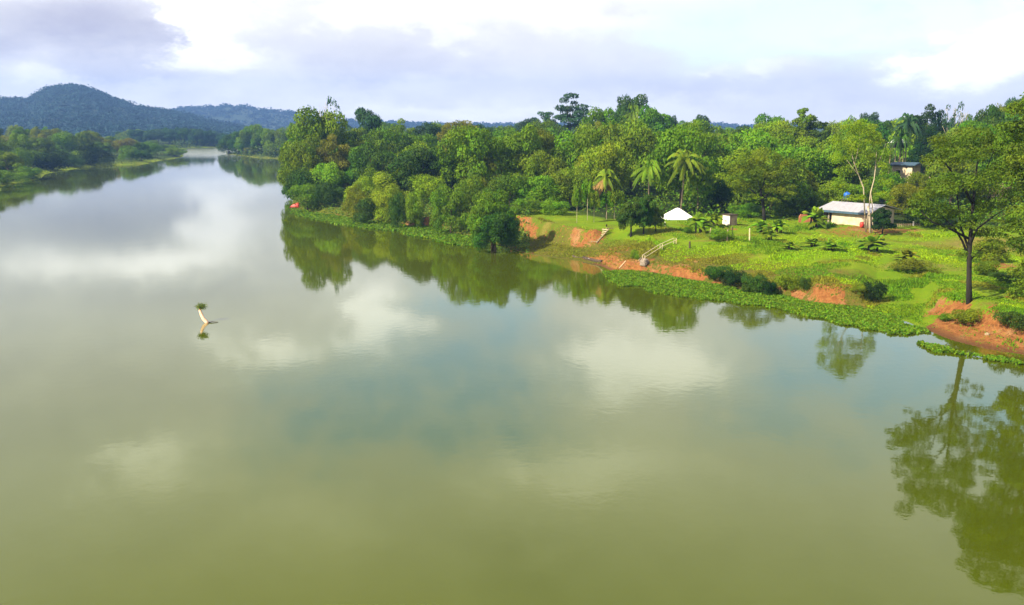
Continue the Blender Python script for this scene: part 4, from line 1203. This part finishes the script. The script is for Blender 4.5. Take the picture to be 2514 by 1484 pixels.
    mb = MB(); mb.box(0, Lf, .022, .06, .22, .28); mb.build('rail', M['wood'], r)
    MB().box(Lf*.72, Lf*.72+.12, -.08, .06, -.3, .62).build('post', M['white'], r)
main_house()

# upper houses
def upper_house(u, v, d, w, dep, h, label, roofm, wallm, rz, name='house'):
    x, y, zt = at_dist(u, v, d)
    zg = zt - h
    r = empty(name, label, 'house', (x, y, zg), rz)
    g = gz(x, y)
    mb = MB(); mb.box(-w/2, w/2, -dep/2, dep/2, min(g - zg, 0) - .5, h); mb.build('wall', M[wallm], r)
    mb = MB(); mb.box(-w/2-.5, w/2+.5, -dep/2-.5, dep/2+.5, h+.003, h+.10)
    mb.add([(-w/2-.5, -dep/2-.5, h+.103), (w/2+.5, -dep/2-.5, h+.103), (w/2+.5, dep/2+.5, h+.103), (-w/2-.5, dep/2+.5, h+.103), (-w/2-.5, 0, h+.45), (w/2+.5, 0, h+.45)],
           [(0, 1, 5, 4), (2, 3, 4, 5), (0, 4, 3), (1, 2, 5)])
    mb.build('roof', M[roofm], r)
    f = MB().box(-w*.3, -w*.3+.7, -dep/2-.03, -dep/2-.003, h*.35, h*.75).build('window', M['dark'], r)
    MB().box(-w*.3-.05, -w*.3+.75, -dep/2-.06, -dep/2-.033, h*.30, h*.345).build('sill', M['concrete'], f)
    return r
upper_house(2226, 404, 150, 3.2, 4.5, 3.4, 'cream two-tone house wall showing between trees above the zinc roof', 'fascia', 'cream', -.7)
upper_house(2303, 412, 150, 2.0, 3, 2.2, 'small cream house with a dark roof half hidden right of the cream wall', 'tan', 'cream', -.6)
def pavilion():
    x, y, zt = at_dist(2207, 350, 168)
    g = gz(x, y); r = empty('pavilion', 'pale roofed lookout on thin stilts beneath the skyline palm', 'pavilion', (x, y, g), .1)
    h = zt - g
    mb = MB(); mb.add([(-1.5, -1.3, h), (1.5, -1.3, h), (1.5, 1.3, h), (-1.5, 1.3, h), (-1, 0, h+.7), (1, 0, h+.7)], [(0, 1, 5, 4), (2, 3, 4, 5), (0, 4, 3), (1, 2, 5), (3, 2, 1, 0)])
    mb.build('roof', M['white_roof'], r)
    MB().box(-1.2, 1.2, -1, 1, h-.9, h-.005).build('wall', M['dark'], r)
    for sx in (-1, -.2, .5, 1):
        MB().box(sx-.05, sx+.05, -1, -.9, -.3, h-.905).build('post', M['wood'], r)
    for sx in (-1, 1):
        MB().box(sx-.05, sx+.05, .9, 1, -.3, h-.905).build('post', M['wood'], r)
pavilion()

# white canopy shelter
def canopy():
    d = 117.0
    x, y, ze = at_dist(1663, 535.5, d)
    g = gz(x, y); h = ze - g
    ap = at_dist(1668, 509.5, d)[2] - g
    r = empty('canopy_shelter', 'small open shelter with a bright white hipped canopy on the lawn', 'shelter', (x, y, g), .15)
    w = 2.0
    prof = [(1.0, 0), (.70, .34), (.38, .68), (.10, .96), (.03, 1.0)]
    mb = MB(); n = 8; vs = []; fs = []
    for sc, t in prof:
        for (sx, sy) in ((-1, -1), (0, -1.08), (1, -1), (1.08, 0), (1, 1), (0, 1.08), (-1, 1), (-1.08, 0)):
            vs.append((sx*w*sc, sy*w*.8*sc, h + (ap-h)*t))
    for i in range(len(prof)-1):
        for j in range(n): fs.append((i*n+j, i*n+(j+1) % n, (i+1)*n+(j+1) % n, (i+1)*n+j))
    fs.append(tuple((len(prof)-1)*n+j for j in range(n)))
    mb.add(vs, fs); mb.build('roof', M['white_roof'], r, smooth=False)
    mb = MB()
    cs = [(-1, -1), (0, -1.08), (1, -1), (1.08, 0), (1, 1), (0, 1.08), (-1, 1), (-1.08, 0)]
    for j in range(8):
        a = cs[j]; b = cs[(j+1) % 8]
        mb.add([(a[0]*w, a[1]*w*.8, h-.003), (b[0]*w, b[1]*w*.8, h-.003), (b[0]*w, b[1]*w*.8, h-.13), (a[0]*w, a[1]*w*.8, h-.13),
                (a[0]*w*.98, a[1]*w*.78, h-.003), (b[0]*w*.98, b[1]*w*.78, h-.003), (b[0]*w*.98, b[1]*w*.78, h-.13), (a[0]*w*.98, a[1]*w*.78, h-.13)],
               [(0, 1, 2, 3), (7, 6, 5, 4), (3, 2, 6, 7), (0, 4, 5, 1)])
    mb.build('trim', M['turq'], r)
    for sx in (-1, 1):
        for sy in (-1, 1): MB().box(sx*w*.9-.05, sx*w*.9+.05, sy*w*.68-.05, sy*w*.68+.05, -.4, h-.02).build('post', M['wood_pale'], r)
    MB().box(-.05, .05, -w*.8-.05, -w*.8+.05, -.4, h-.02).build('post', M['wood_pale'], r)
canopy()

def shed():
    x, y, g = hit(1791, 552)
    r = empty('shed', 'small square concrete shed with one white side behind the posts', 'shed', (x, y, g), .55)
    s = .62; h = 1.28
    mb = MB(); mb.box(-s+.03, s, -s, s, -.3, h); mb.build('wall', M['tan'], r)
    mb = MB(); mb.box(-s, -s+.027, -s, s, -.3, h); mb.build('white_wall', M['white'], r)  # left face white, the other faces tan
    mb = MB(); mb.box(-s-.12, s+.12, -s-.12, s+.12, h+.003, h+.09); mb.build('roof', M['wood_dark'], r)
    f = MB().box(-s-.03, -s-.003, -.1, .2, .5, .6).build('vent', M['dark'], r)
    f = MB().box(-.25, .3, -s-.03, -s-.003, -.2, 1.0).build('door', M['wood'], r)
    MB().box(.2, .24, -s-.06, -s-.033, .4, .5).build('handle', M['dark'], f)
shed()
# orange clay wall piece left of house
x, y, g = hit(1978, 545)
r = MB().box(-.9, .9, -.12, .12, -.3, .75).add([(-.9, -.12, .75), (.3, -.12, .75), (.3, .12, .75), (-.9, .12, .75), (-.7, -.12, 1.05), (.1, -.12, .98), (.1, .12, .98), (-.7, .12, 1.05)], [(0, 1, 5, 4), (2, 3, 7, 6), (4, 5, 6, 7), (0, 4, 7, 3), (1, 2, 6, 5)]).build('wall_ruin', surf('brick_red', (.45, .17, .08), .9, (.30, .10, .05), 3, bump=.02))
r.location = (x, y, g); tag(r, 'broken orange clay wall behind the tall banana clump', 'wall')

# fence posts
def post(u, vb, vt, label, mat='wood', r0=.075):
    x, y, z = hit(u, vb); h = at_dist(u, vt, y)[2] - z
    mb = MB(); l = random.uniform(-.05, .05)
    mb.tube([(0, 0, -.3), (l*.3, 0, h*.4), (l, .0, h-.03), (l*1.02, 0, h)], [r0*1.05, r0, r0*.95, r0*.7], 8)
    o = mb.build('fence_post', M[mat], smooth=False); o.location = (x, y, z)
    tag(o, label, 'post', 'weathered fence posts in the grass')
post(1743, 587, 559, 'pale fence post behind the leafy weeds, first from the left')
post(1785, 593, 563, 'tall pale fence post nearest the river, second from the left')
post(1798, 581, 556, 'reddish fence post right behind the tallest one', 'bark')
post(1840, 591, 560, 'pale fence post standing alone right of the shed', 'wood_pale')
post(1693, 609, 592, 'short knobbly brown stump post in the grass below the canopy', 'bark', .1)
post(1633, 557, 544, 'white stub post at the left foot of the canopy', 'white', .07)
post(1489, 556, 550, 'tiny dark stump alone on the open lawn', 'bark_dark', .09)
post(1283, 566, 557, 'small dark stump on the edge of the cut bank', 'bark_dark', .1)

# two-rail handrail down the bank
def handrail():
    pts = [(1657, 598, 584), (1623, 612, 599), (1580, 640, 626)]
    P = []
    for u, vb, vt in pts:
        x, y, z = hit(u, vb); P.append((np.array((x, y, z)), at_dist(u, vt, y)[2] - z))
    o = P[0][0]
    r = empty('handrail', 'pale wooden two-rail handrail running down the bank', 'handrail', tuple(o))
    tops = []
    for p, h in P:
        h = max(h, .5); q = p - o; tops.append((q, h))
        for dx in (-.12, .12):
            MB().box(q[0]+dx-.035, q[0]+dx+.035, q[1]-.035, q[1]+.035, q[2]-.3, q[2]+h).build('post', M['wood_pale'], r)
    for off, hh in ((-.17, 0), (.17, -.18)):
        mb = MB()
        mb.tube([q + np.array((off, -.05, h + hh)) for q, h in tops], .035, 6)
        mb.build('rail', M['wood_pale'], r)
handrail()
# concrete lump
def lump(u, v, s, label, mat, name='rock'):
    x, y, z = hit(u, v)
    rng = np.random.default_rng(int(u)); import bmesh
    bm = bmesh.new(); bmesh.ops.create_icosphere(bm, subdivisions=3, radius=1)
    for vv in bm.verts:
        n_ = 1 + .25*math.sin(vv.co.x*4+u) * math.cos(vv.co.y*5) + .12*math.sin(vv.co.z*9+vv.co.x*7)
        vv.co = (vv.co.x*s[0]*n_, vv.co.y*s[1]*n_, vv.co.z*s[2]*n_ + s[2]*.5)
    me = bpy.data.meshes.new(name); bm.to_mesh(me); bm.free(); me.materials.append(M[mat])
    o = bpy.data.objects.new(name, me); COL.objects.link(o); o.location = (x, y, z)
    tag(o, label, 'rock'); return o
lump(1582, 650, (.42, .5, .42), 'brownish concrete lump at the foot of the handrail', 'concrete')
lump(2424, 822, (.17, .15, .10), 'pale stone lying on the orange mud shore', 'wood')
lump(2166, 602, (.3, .25, .12), 'small dark stone in the yard before the dark tree', 'concrete')

# plank steps down the cut bank
def steps():
    a = np.array(hit(1488, 567)); b = np.array(hit(1458, 598))
    r = empty('plank_steps', 'rough wooden plank ramp with steps on the cut bank', 'steps', tuple(a), 0)
    d = b - a
    n = 8
    side = np.array((d[1], -d[0], 0)); side /= np.linalg.norm(side); side *= .4
    for sg in (-1, 1):
        mb = MB(); mb.tube([side*sg + (0, 0, .28), d + side*sg + (0, 0, .15)], .07, 6); mb.build('stringer', M['wood'], r)
    for i in range(n):
        p = d*(i+.5)/n + np.array((0, 0, .30 - .1*(i/n)))
        mb = MB(); w = d/np.linalg.norm(d)*.13
        q = [p-side-w, p+side-w, p+side+w, p-side+w]
        for k in q: k[2] = p[2]
        mb.add(q + [k - np.array((0, 0, .05)) for k in q], [(0, 1, 2, 3), (7, 6, 5, 4), (0, 4, 5, 1), (1, 5, 6, 2), (2, 6, 7, 3), (3, 7, 4, 0)])
        mb.build('step', M['wood_pale'] if i < 4 else M['wood'], r)
    c = np.array(hit(1506, 563)) - a
    MB().tube([(0, 0, .33), tuple(c + np.array((0, 0, .12)))], [.07, .04], 6).build('handrail', M['wood'], r)
steps()

# boats
def canoe(u0, v0, u1, v1, w, h, mat, inside, label):
    a = np.array((*on_z(u0, v0), 0)); b = np.array((*on_z(u1, v1), 0)); L = float(np.linalg.norm(b-a))
    c = (a+b)/2
    r = empty('canoe', label, 'boat', tuple(c), math.atan2(b[1]-a[1], b[0]-a[0]))
    n = 14; sec = [(-1, 1), (-.85, .35), (-.45, 0), (0, -.08), (.45, 0), (.85, .35), (1, 1)]
    def hull(off):
        vs = []; fs = []
        for i in range(n+1):
            t = i/n; x = (t-.5)*L; k = math.sin(math.pi*min(max(t, .03), .97)) ** .45; rise = .35*abs(2*t-1)**3*h
            for sy, sz in sec: vs.append((x*(1-off*.08), sy*w/2*k*(1-off*.25), -.08 + off*.06 + sz*h*(1-off*.0) + rise))
        m = len(sec)
        for i in range(n):
            for j in range(m-1): fs.append((i*m+j, i*m+j+1, (i+1)*m+j+1, (i+1)*m+j) if not off else (i*m+j, (i+1)*m+j, (i+1)*m+j+1, i*m+j+1))
        return vs, fs, m
    mb = MB(); v1_, f1_, m = hull(0); v2_, f2_, _ = hull(1); k = len(v1_)
    mb.add(v1_, f1_)
    mb.v += v2_; mb.f += [tuple(q+k for q in f) for f in f2_]
    for i in range(n):
        for j in (0, m-1):
            mb.f.append((i*m+j, (i+1)*m+j, (i+1)*m+j+k, i*m+j+k))
    for i in (0, n):
        mb.f.append(tuple(i*m+j for j in range(m)))
    mb.build('hull', M[mat], r)
    for t in (-.25, .2):
        MB().box(t*L-.12, t*L+.12, -w*.40, w*.40, h*.66, h*.74).build('seat', M[inside], r)
    return r
canoe(1432, 636, 1477, 646, .62, .30, 'wood_dark', 'white', 'dark narrow canoe with pale seats moored at the red bank')
canoe(1405, 631, 1434, 636.5, .55, .22, 'bark', 'wood', 'low brownish canoe lying behind the dark one at the bank')
def red_boat():
    a = on_z(731, 511)
    r = empty('covered_boat', 'red boat with an arched cover moored at the headland tip', 'boat', (a[0], a[1], 0), .1)
    L = 2.5
    def arch(x0, x1, w, h, z0, name, mat, taper=0):
        n = 10; K = 6; vs = []; fs = []
        for i in range(K+1):
            t = i/K; x = x0+(x1-x0)*t; s = 1 - taper*(1-t)**2
            for j in range(n+1):
                an = math.pi*j/n; vs.append((x, -math.cos(an)*w/2*s, z0 + math.sin(an)*h*s))
        for i in range(K):
            for j in range(n): fs.append((i*(n+1)+j, (i+1)*(n+1)+j, (i+1)*(n+1)+j+1, i*(n+1)+j+1))
        fs.append(tuple(range(n+1))); fs.append(tuple(K*(n+1)+j for j in range(n, -1, -1)))
        MB().add(vs, fs).build(name, M[mat], r, smooth=True)
    arch(-1.25, .35, 1.1, .85, .25, 'cover', 'red', .75)
    arch(.36, 1.2, .9, .7, .25, 'cabin', 'maroon')
    mb = MB(); vs = []; fs = []
    for i in range(9):
        t = i/8; x = (t-.5)*2.9; k = math.sin(math.pi*min(max(t, .06), .94))**.5
        vs += [(x, -.6*k, .28), (x, -.4*k, -.1), (x, .4*k, -.1), (x, .6*k, .28)]
    for i in range(8):
        for j in range(3): fs.append((i*4+j, i*4+j+1, i*4+5+j, i*4+4+j))
        fs.append((i*4+3, i*4, i*4+4, i*4+7))
    mb.add(vs, fs + [(0, 1, 2, 3), (35, 34, 33, 32)]); mb.build('hull', M['maroon'], r)
red_boat()
a = np.array(hit(749, 503)); b = np.array(on_z(757, 512) + (.05,))
o = MB().tube([(0, 0, .75), tuple(b - a + np.array((0, 0, .15)))], .07, 6).build('pole', M['wood_pale']); o.location = tuple(a)
tag(o, 'bright pale pole slanting on the bank right of the red boat', 'pole')
# fallen sticks at the bank foot
for (u0, v0, u1, v1, lab) in [(1568, 640, 1582, 628, 'thin pale stick leaning on the concrete lump'), (1520, 660, 1536, 646, 'pale fallen branch on the red bank below the shrub')]:
    a = np.array(hit(u0, v0)); b = np.array(hit(u1, v1))
    o = MB().tube([(0, 0, .08), tuple(b-a+np.array((0, 0, .2)))], .035, 5).build('branch', M['wood_pale']); o.location = tuple(a); tag(o, lab, 'branch')

# dead stump in the river with a tuft on top
def stump():
    a = on_z(508, 792)
    r = empty('dead_stump', 'pale leaning dead stump in the river with a leafy tuft on top', 'stump', (a[0], a[1], 0))
    pm = px_m(a[1], 0)
    top = np.array(at_dist(491, 762, a[1] + .5)) - np.array((a[0], a[1], 0))
    top2 = np.array(at_dist(490, 754, a[1] + .6)) - np.array((a[0], a[1], 0))
    MB().tube([(.12, -.1, -.4), (0, 0, .05), (top*.35 + np.array((-.1, 0, 0))), (top*.7 + np.array((-.06, 0, 0))), top, top2],
              [.15, .14, .125, .12, .09, .05], 10).build('trunk', M['wood_pink'], r, smooth=True)
    MB().tube([(.1, 0, .02), (.35, .1, .06), (.8, .2, .02)], [.05, .035, .02], 5).build('branch', M['wood_dark'], r)
    rng = np.random.default_rng(9)
    c = np.array(at_dist(494, 752, a[1] + .6)) - np.array((a[0], a[1], 0))
    P = c + rng.normal(size=(900, 3)) * np.array((.17, .17, .11))
    V, Q, T = leaf_quads(P, P - c + np.array((0, 0, .02)), .11, .35, .8, rng)
    o = mesh_np('crown', V, Q, M['leaf'], T, parent=r); o.color = (.16, .22, .03, 1)
stump()

# ------------------------------------------------------------------ haze
hz = MB().box(-2620, 2620, -350, 2620, -5, 140).build('haze', bpy.data.materials.new('haze'))
hm = hz.data.materials[0]; hm.use_nodes = True; nt = hm.node_tree; nt.nodes.clear()
pv = N(nt, 'ShaderNodeVolumePrincipled'); pv.inputs['Color'].default_value = (.24, .46, 1.0, 1); pv.inputs['Density'].default_value = .00028
pv.inputs['Anisotropy'].default_value = .1
o_ = N(nt, 'ShaderNodeOutputMaterial'); nt.links.new(pv.outputs[0], o_.inputs['Volume'])
tag(hz, 'pale blue haze in the air over the river valley', 'haze', kind='stuff')

# ------------------------------------------------------------------ sky
SUN_AZ = math.atan2(-.86, -.50); SUN_EL = math.radians(36)
world = bpy.data.worlds.new('World'); scene.world = world; world.use_nodes = True
nt = world.node_tree; nt.nodes.clear()
sky = N(nt, 'ShaderNodeTexSky'); sky.sky_type = 'NISHITA'; sky.sun_disc = False
sky.sun_elevation = SUN_EL; sky.sun_rotation = SUN_AZ; sky.air_density = 1.0; sky.dust_density = 1.5; sky.ozone_density = 2
tc = N(nt, 'ShaderNodeTexCoord'); sx = N(nt, 'ShaderNodeSeparateXYZ'); nt.links.new(tc.outputs['Generated'], sx.inputs[0])
AZ = mathn(nt, 'ARCTAN2', sx.outputs[0], sx.outputs[1]); EL = mathn(nt, 'ARCSINE', sx.outputs[2])
mp = N(nt, 'ShaderNodeMapping'); mp.inputs['Scale'].default_value = (1, 1, 2.2); nt.links.new(tc.outputs['Generated'], mp.inputs['Vector'])
w1 = noise(nt, 5.0, 6, .6, mp.outputs[0]); 
mp2 = N(nt, 'ShaderNodeMapping'); mp2.inputs['Scale'].default_value = (1, 1, 2.2); mp2.inputs['Location'].default_value = (3.1, 7.7, 1.3); nt.links.new(tc.outputs['Generated'], mp2.inputs['Vector'])
w2 = noise(nt, 5.0, 6, .6, mp2.outputs[0])
wf = noise(nt, 16.0, 6, .62, mp2.outputs[0])
wg = noise(nt, 20.0, 5, .6, mp.outputs[0])
AZw = mathn(nt, 'ADD', mathn(nt, 'ADD', AZ, mathn(nt, 'MULTIPLY', mathn(nt, 'SUBTRACT', w1, .5), .20)), mathn(nt, 'MULTIPLY', mathn(nt, 'SUBTRACT', wg, .5), .10))
ELw = mathn(nt, 'ADD', mathn(nt, 'ADD', EL, mathn(nt, 'MULTIPLY', mathn(nt, 'SUBTRACT', w2, .5), .10)), mathn(nt, 'MULTIPLY', mathn(nt, 'SUBTRACT', wf, .5), .05))
def azel(u, v, refl=False):
    d = ray(u, v); n = math.sqrt(sum(q*q for q in d)); e = math.asin(d[2]/n)
    return math.atan2(d[0], d[1]), (-e if refl else e)
def blobsum(bl):
    tot = None
    for u, v, su, sv, amp, refl in bl:
        a, e = azel(u, v, refl)
        qa = mathn(nt, 'MULTIPLY', mathn(nt, 'SUBTRACT', AZw, a), F/su); qe = mathn(nt, 'MULTIPLY', mathn(nt, 'SUBTRACT', ELw, e), F/sv)
        s = mathn(nt, 'ADD', mathn(nt, 'MULTIPLY', qa, qa), mathn(nt, 'MULTIPLY', qe, qe))
        g = mathn(nt, 'MULTIPLY', mathn(nt, 'EXPONENT', mathn(nt, 'MULTIPLY', s, -1.0)), amp)
        tot = g if tot is None else mathn(nt, 'ADD', tot, g)
    return tot
DARK = [(190,85,300,62,.80,0),(420,120,80,30,.35,0),(1060,145,170,30,.35,0),(300,175,200,18,.35,0),(820,170,90,25,.35,0),(2150,245,260,35,.15,0),(1700,200,240,30,.3,0),(1000,90,120,18,.3,0),
        (460,735,150,45,.5,1),(120,1000,330,130,.5,1),(700,1000,260,80,.3,1),(950,1180,260,110,.3,1),(60,700,160,50,.3,1),(1330,1390,110,70,.5,1)]
BRIGHT = [(550,125,110,55,.55,0),(1400,70,420,60,.55,0),(900,60,200,40,.4,0),(2440,100,90,75,1.0,0),(2370,160,130,40,.5,0),(60,190,90,25,.4,0),(1850,165,90,25,.5,0),(1200,260,500,25,.4,0),
          (905,790,95,90,1.5,1),(1600,885,190,90,1.3,1),(640,860,110,45,1.0,1),(380,640,170,45,.9,1),(540,550,110,60,.8,1),(60,640,150,45,.6,1),(1450,1150,260,90,.7,1),(360,1130,130,80,.7,1),(800,1290,200,80,.4,1)]
BLUE = [(2080,50,300,60,2.2,0),(1750,90,140,40,.7,0),(2300,60,60,30,.6,0),(1150,970,240,140,1.6,1),(850,1020,220,140,1.2,1),(1130,760,90,60,.8,1),(2080,880,220,120,1.5,1),(2420,1000,180,120,1.3,1),(1230,760,120,80,.9,1),(1900,1050,150,80,.8,1)]
dk = blobsum(DARK); br0 = blobsum(BRIGHT); bl = blobsum(BLUE)
br = mathn(nt, 'ADD', mathn(nt, 'MULTIPLY', br0, .45), mathn(nt, 'MULTIPLY', ramp(nt, mathn(nt, 'ADD', br0, mathn(nt, 'MULTIPLY', mathn(nt, 'SUBTRACT', wg, .5), .9)), .22, 1.05), .75))
cov0 = ramp(nt, wf, .40, .60)
# how much clear sky shows: blue blobs, never fully clear near the horizon, noise at height
high = ramp(nt, EL, .45, .9)
holes = mathn(nt, 'MULTIPLY', ramp(nt, w1, .5, .66), mathn(nt, 'MULTIPLY', high, .8))
clear = mathn(nt, 'ADD', mathn(nt, 'MULTIPLY', bl, .85), holes, clamp=True)
clear = mathn(nt, 'MULTIPLY', clear, mathn(nt, 'MULTIPLY_ADD', cov0, -.35, 1.0), clamp=True)
shade = mathn(nt, 'ADD', mathn(nt, 'MULTIPLY', dk, .78), mathn(nt, 'MULTIPLY', mathn(nt, 'SUBTRACT', wf, .5), .8))
shade = mathn(nt, 'SUBTRACT', mathn(nt, 'ADD', mathn(nt, 'ADD', shade, .10), mathn(nt, 'MULTIPLY', ramp(nt, EL, .50, .8), .6)), mathn(nt, 'MULTIPLY', br, .75), clamp=True)  # clouds overhead, out of view, darkened to cut the fill light
cc = mixc(nt, shade, (1.0, .975, .975), (.54, .515, .65))
bgs = N(nt, 'ShaderNodeBackground'); bgs.inputs['Strength'].default_value = .15; nt.links.new(sky.outputs[0], bgs.inputs['Color'])
bgc = N(nt, 'ShaderNodeBackground'); nt.links.new(mathn(nt, 'ADD', mathn(nt, 'MULTIPLY', mathn(nt, 'MULTIPLY_ADD', br, .34, .58), mathn(nt, 'SUBTRACT', mathn(nt, 'MULTIPLY_ADD', ramp(nt, EL, .10, .16), .25, .82), mathn(nt, 'MULTIPLY', ramp(nt, EL, .30, .60), .45))), mathn(nt, 'MULTIPLY', ramp(nt, mathn(nt, 'MULTIPLY', EL, -1.0), -.11, -.01), .12)), bgc.inputs['Strength']); nt.links.new(cc, bgc.inputs['Color'])
mx = N(nt, 'ShaderNodeMixShader'); nt.links.new(mathn(nt, 'SUBTRACT', 1.0, clear), mx.inputs[0])
nt.links.new(bgs.outputs[0], mx.inputs[1]); nt.links.new(bgc.outputs[0], mx.inputs[2])
wo = N(nt, 'ShaderNodeOutputWorld'); nt.links.new(mx.outputs[0], wo.inputs['Surface'])

sl = bpy.data.lights.new('sun', 'SUN'); sl.energy = 5.0; sl.angle = math.radians(.6); sl.color = (1.0, .89, .68)
so = bpy.data.objects.new('sun', sl); COL.objects.link(so)
from mathutils import Vector
sd = Vector((math.sin(SUN_AZ)*math.cos(SUN_EL), math.cos(SUN_AZ)*math.cos(SUN_EL), math.sin(SUN_EL)))
so.rotation_euler = (-sd).to_track_quat('-Z', 'Y').to_euler(); so.location = (0, 0, 60)

# ------------------------------------------------------------------ camera and render settings
cam = bpy.data.cameras.new('camera'); cam.sensor_width = 36; cam.sensor_fit = 'HORIZONTAL'; cam.lens = 36 * F / W
cam.clip_start = .5; cam.clip_end = 20000
co = bpy.data.objects.new('camera', cam); COL.objects.link(co); co.location = (0, 0, CAMH)
co.rotation_euler = (math.pi/2 - TH, 0, 0)
scene.camera = co
vs = scene.view_settings; vs.view_transform = 'Standard'; vs.look = 'None'; vs.exposure = 1.12; vs.gamma = 1
scene.render.engine = 'CYCLES'
cy = scene.cycles
cy.max_bounces = 5; cy.diffuse_bounces = 2; cy.glossy_bounces = 3; cy.transmission_bounces = 2; cy.volume_bounces = 0; cy.transparent_max_bounces = 4
cy.use_denoising = True; cy.volume_step_rate = 10
cy.filter_width = 1.5
scene.render.use_persistent_data = False
dup = {k: v for k, v in USED.items() if v > 1}
print('labels shared', sum(dup.values()), 'in', len(dup), 'objects', len(bpy.data.objects))
